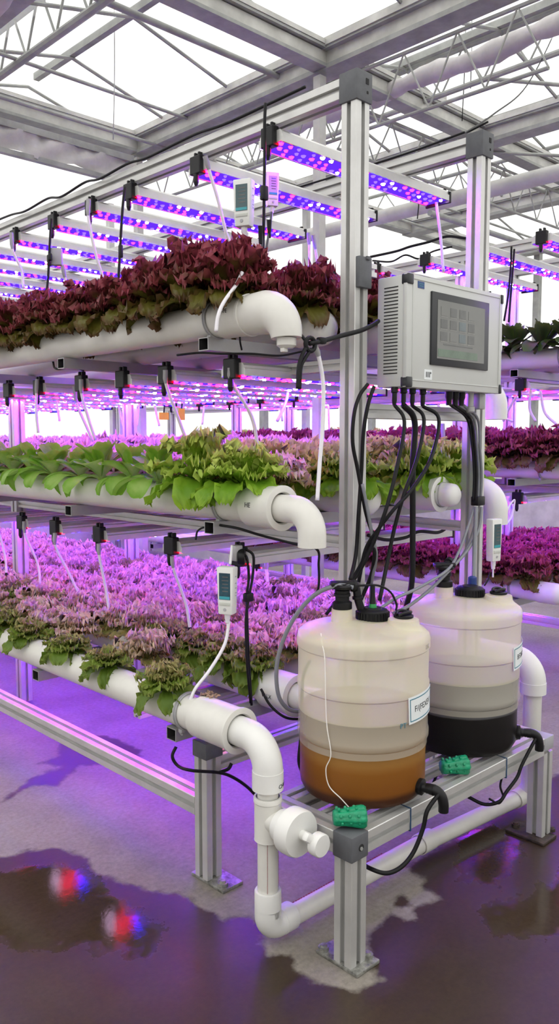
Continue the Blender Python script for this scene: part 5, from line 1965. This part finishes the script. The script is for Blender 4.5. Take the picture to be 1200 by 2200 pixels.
meter('big white meter with a grey screen hanging over the red lettuces', at(524, 438, 'y', 2.10), .066, .155, .042, R(-66), True, lcd_glass)
meter('small grey white meter hanging behind the black lead over the red lettuces', at(584, 408, 'y', 2.30), .05, .125, .03, R(-28), True, device_grey)
mm = meter('white meter with a blue screen hanging over the lowest tier beside two black leads', at(488, 1268, 'y', 1.98), .060, .155, .040, R(-66), True)
meter('white meter with a tall green screen hanging below the bent elbow right of the posts', at(1060, 1160, 'y', 1.66), .058, .165, .034, R(-8), True, lcd_glass)
# hanger and tail of the middle meter
cable('sensor_lead', 'white lead holding the blue screen meter under the middle tube', [(498, 1172, 'y', 2.0), (496, 1195, 'y', 1.99), (494, 1212, 'y', 1.98)], .0045, white_hose)
cable('sensor_lead', 'white lead running from the blue screen meter round the low front pipe', [(492, 1335, 'y', 1.98), (482, 1385, 'y', 1.98), (450, 1440, 'y', 1.99), (418, 1482, 'y', 2.0), (405, 1520, 'y', 2.01), (402, 1558, 'y', 2.02)], .0055, white_hose)
cable('sensor_lead', 'thin dark lead from the green screen meter to the far tank lid', [(1052, 1228, 'y', 1.66), (1048, 1245, 'y', 1.66), (1040, 1258, 'y', 1.66)], .003)
cable('sensor_lead', 'thin white lead from the big white meter down into the red lettuces', [(531, 500, 'y', 2.10), (530, 525, 'y', 2.10), (527, 565, 'y', 2.08)], .004, white_hose)
cable('sensor_lead', 'white lead looping with a blue plug on the second rack', [(1085, 1105, 'y', 2.3), (1095, 1085, 'y', 2.3), (1105, 1075, 'y', 2.3), (1098, 1110, 'y', 2.3), (1088, 1125, 'y', 2.3)], .005, white_hose)
# pulley block under the middle tube
blk = thing('clip_block', 'black clip block clamped under the middle tube above the blue screen meter', 'clip', at(512, 1190, 'y', 2.02))
bm = BM()
lathe(bm, [(.0, -.012), (.026, -.012), (.028, -.008), (.028, .008), (.026, .012), (0, .012)], at(518, 1196, 'y', 2.0), (.72, -.68, 0), 20)
part_on(blk, 'wheel', bm, black_gloss)
bm = BM()
box(bm, at(508, 1188, 'y', 2.01), (.03, .03, .052), .004)
part_on(blk, 'bracket', bm, alu_dark)
# small grey box on the black lead
sb = thing('junction_box', 'small grey junction box on the black lead at the left over the red lettuces', 'junction box', at(120, 552, 'y', 3.3))
bm = BM()
box(bm, at(120, 552, 'y', 3.3), (.055, .03, .075), .005, Matrix.Rotation(R(-40), 3, 'Z'))
part_on(sb, 'case', bm, device_grey)
bm = BM()
box(bm, at(108, 552, 'y', 3.28), (.014, .02, .03), .003, Matrix.Rotation(R(-40), 3, 'Z'))
part_on(sb, 'clip', bm, black_gloss)

# ------------------------------------------------------------------ small things on the bench


def green_cap(label, c, yaw):
    root = bpy.data.objects.new('hose_stopper', None)
    COL.objects.link(root)
    tag(root, label, 'hose cap', 'green hose caps on the bench')
    root.location = c
    root.rotation_euler = (0, 0, yaw)
    bm = BM()
    n = 24
    prof = [(.0, -.052), (.018, -.052), (.022, -.046), (.023, -.02), (.026, .0), (.030, .02), (.031, .034), (.026, .042), (0, .043)]
    lathe(bm, prof, (0, 0, .028), (1, 0, 0), n)
    for v in bm.verts:
        r_ = math.hypot(v.co.y, v.co.z - .028)
        if r_ > .012:
            a = math.atan2(v.co.z - .028, v.co.y)
            k_ = 1 + .11 * math.cos(a * 8)
            v.co.y *= k_
            v.co.z = .028 + (v.co.z - .028) * k_
        v.co.z = max(v.co.z, .0)
    fixn(bm)
    o = link('cap_body', bm, green_pl, smooth='all')
    o.parent = root
    bm = BM()
    for k in range(22):
        a = k * .9
        x_ = -.044 + k * .0036
        r_ = .024 + .006 * max(0, x_ * 18)
        c2 = Vector((x_, math.cos(a) * r_, .030 + math.sin(a) * r_))
        if c2.z > .014:
            box(bm, c2, (.008, .010, .010), .003, Matrix.Rotation(a, 3, 'X'))
    fixn(bm)
    o2 = link('grip_knobs', bm, green_pl, smooth=True)
    o2.parent = o
    return root


green_cap('green plastic hose cap lying on the bench corner below the near tank', (1.692, 1.452, .401), R(-38))
green_cap('green plastic hose cap lying on the bench beam in front of the black liquid tank', (2.222, 1.455, .398), R(-28))
for (px, py, lab) in ((881, 1765, 'blue cable tie round the bench front beam below the near tank'), (1087, 1655, 'blue cable tie round the bench front beam below the far tank')):
    c_ = at(px, py, 'y', BY - .034)
    bm = BM()
    y0, y1, z0, z1 = BY - .035, BY + .035, ZT - .035, ZT + .035
    tube(bm, [(c_.x, y0, z0), (c_.x, y0, z1), (c_.x, y1, z1), (c_.x, y1, z0), (c_.x, y0, z0)], .0022, 6)
    fixn(bm)
    o = link('cable_tie', bm, blue_tie)
    tag(o, lab, 'cable tie')
cable('string', 'thin white string hanging down the front of the near tank', [tuple(Vector((1.915, 1.6, 0)) + Vector((math.cos(R(a)) * r_, math.sin(R(a)) * r_, z_))) for a, r_, z_ in
      ((172, .17, .922), (183, .200, .905), (188, .210, .86), (189, .2105, .745), (190, .208, .66), (194, .2095, .58), (189, .207, .53), (192, .206, .48), (203, .207, .45), (210, .206, .425))], .0016, string_m, 'string')
# yellow sticky cards in the far rack
for i, (px, py, w_, h_) in enumerate(((352, 894, .09, .055), (390, 890, .06, .09))):
    c_ = at(px, py, 'y', 5.2)
    root = thing('sticky_card', ('wide yellow sticky card hanging far behind the middle tier', 'narrow yellow sticky card hanging far behind the middle tier')[i], 'sticky card', c_)
    bm = BM()
    box(bm, c_, (w_, .004, h_))
    part_on(root, 'card', bm, yellow, False)
    bm = BM()
    tube(bm, [c_ + Vector((0, 0, h_ / 2)), c_ + Vector((.01, 0, h_ / 2 + .08)), c_ + Vector((.0, 0, h_ / 2 + .2))], .006, 6)
    part_on(root, 'wire', bm, black)
# stuff under the second rack tier
lowp = thing('hose_end', 'white capped hose end with a blue ring at the second rack', 'hose', at(1110, 1085, 'y', 2.5))
bm = BM()
lathe(bm, [(.02, 0), (.02, .02), (.012, .03)], at(1108, 1080, 'y', 2.5), (.3, .3, 1), 14)
part_on(lowp, 'ring', bm, blue_plug)
bm = BM()
tube(bm, [at(1108, 1080, 'y', 2.5), at(1098, 1100, 'y', 2.5), at(1092, 1120, 'y', 2.5)], .008, 8)
part_on(lowp, 'tube', bm, white_hose)

# ------------------------------------------------------------------ light
w = bpy.data.worlds.new('sky')
w.use_nodes = True
scene.world = w
nt = w.node_tree
nt.nodes.clear()
wo = nt.nodes.new('ShaderNodeOutputWorld')
bg = nt.nodes.new('ShaderNodeBackground')
tc = nt.nodes.new('ShaderNodeTexCoord')
sp = nt.nodes.new('ShaderNodeSeparateXYZ')
rp = nt.nodes.new('ShaderNodeValToRGB')               # overcast: bright overhead, paler at the horizon, dull ground below
e = rp.color_ramp.elements
e[0].position, e[0].color = .485, (.16, .155, .15, 1)
e[1].position, e[1].color = 1.0, (1.0, .985, .96, 1)
k_ = e.new(.50)
k_.color = (.62, .615, .60, 1)
k_ = e.new(.66)
k_.color = (.85, .84, .82, 1)
mp_ = nt.nodes.new('ShaderNodeMath')
mp_.operation = 'MULTIPLY_ADD'
mp_.inputs[1].default_value = .5
mp_.inputs[2].default_value = .5
nt.links.new(tc.outputs['Generated'], sp.inputs[0])
nt.links.new(sp.outputs['Z'], mp_.inputs[0])
nt.links.new(mp_.outputs[0], rp.inputs['Fac'])
nt.links.new(rp.outputs['Color'], bg.inputs['Color'])
bg.inputs['Strength'].default_value = 1.85
nt.links.new(bg.outputs[0], wo.inputs['Surface'])

vs = scene.view_settings
vs.view_transform = 'Standard'
vs.look = 'None'
vs.gamma = 1
vs.exposure = 0.1
vs.use_curve_mapping = False
cy = scene.cycles
cy.max_bounces = 8
cy.transparent_max_bounces = 12
cy.sample_clamp_indirect = 8
cy.caustics_reflective = False
cy.caustics_refractive = False
cy.use_denoising = True
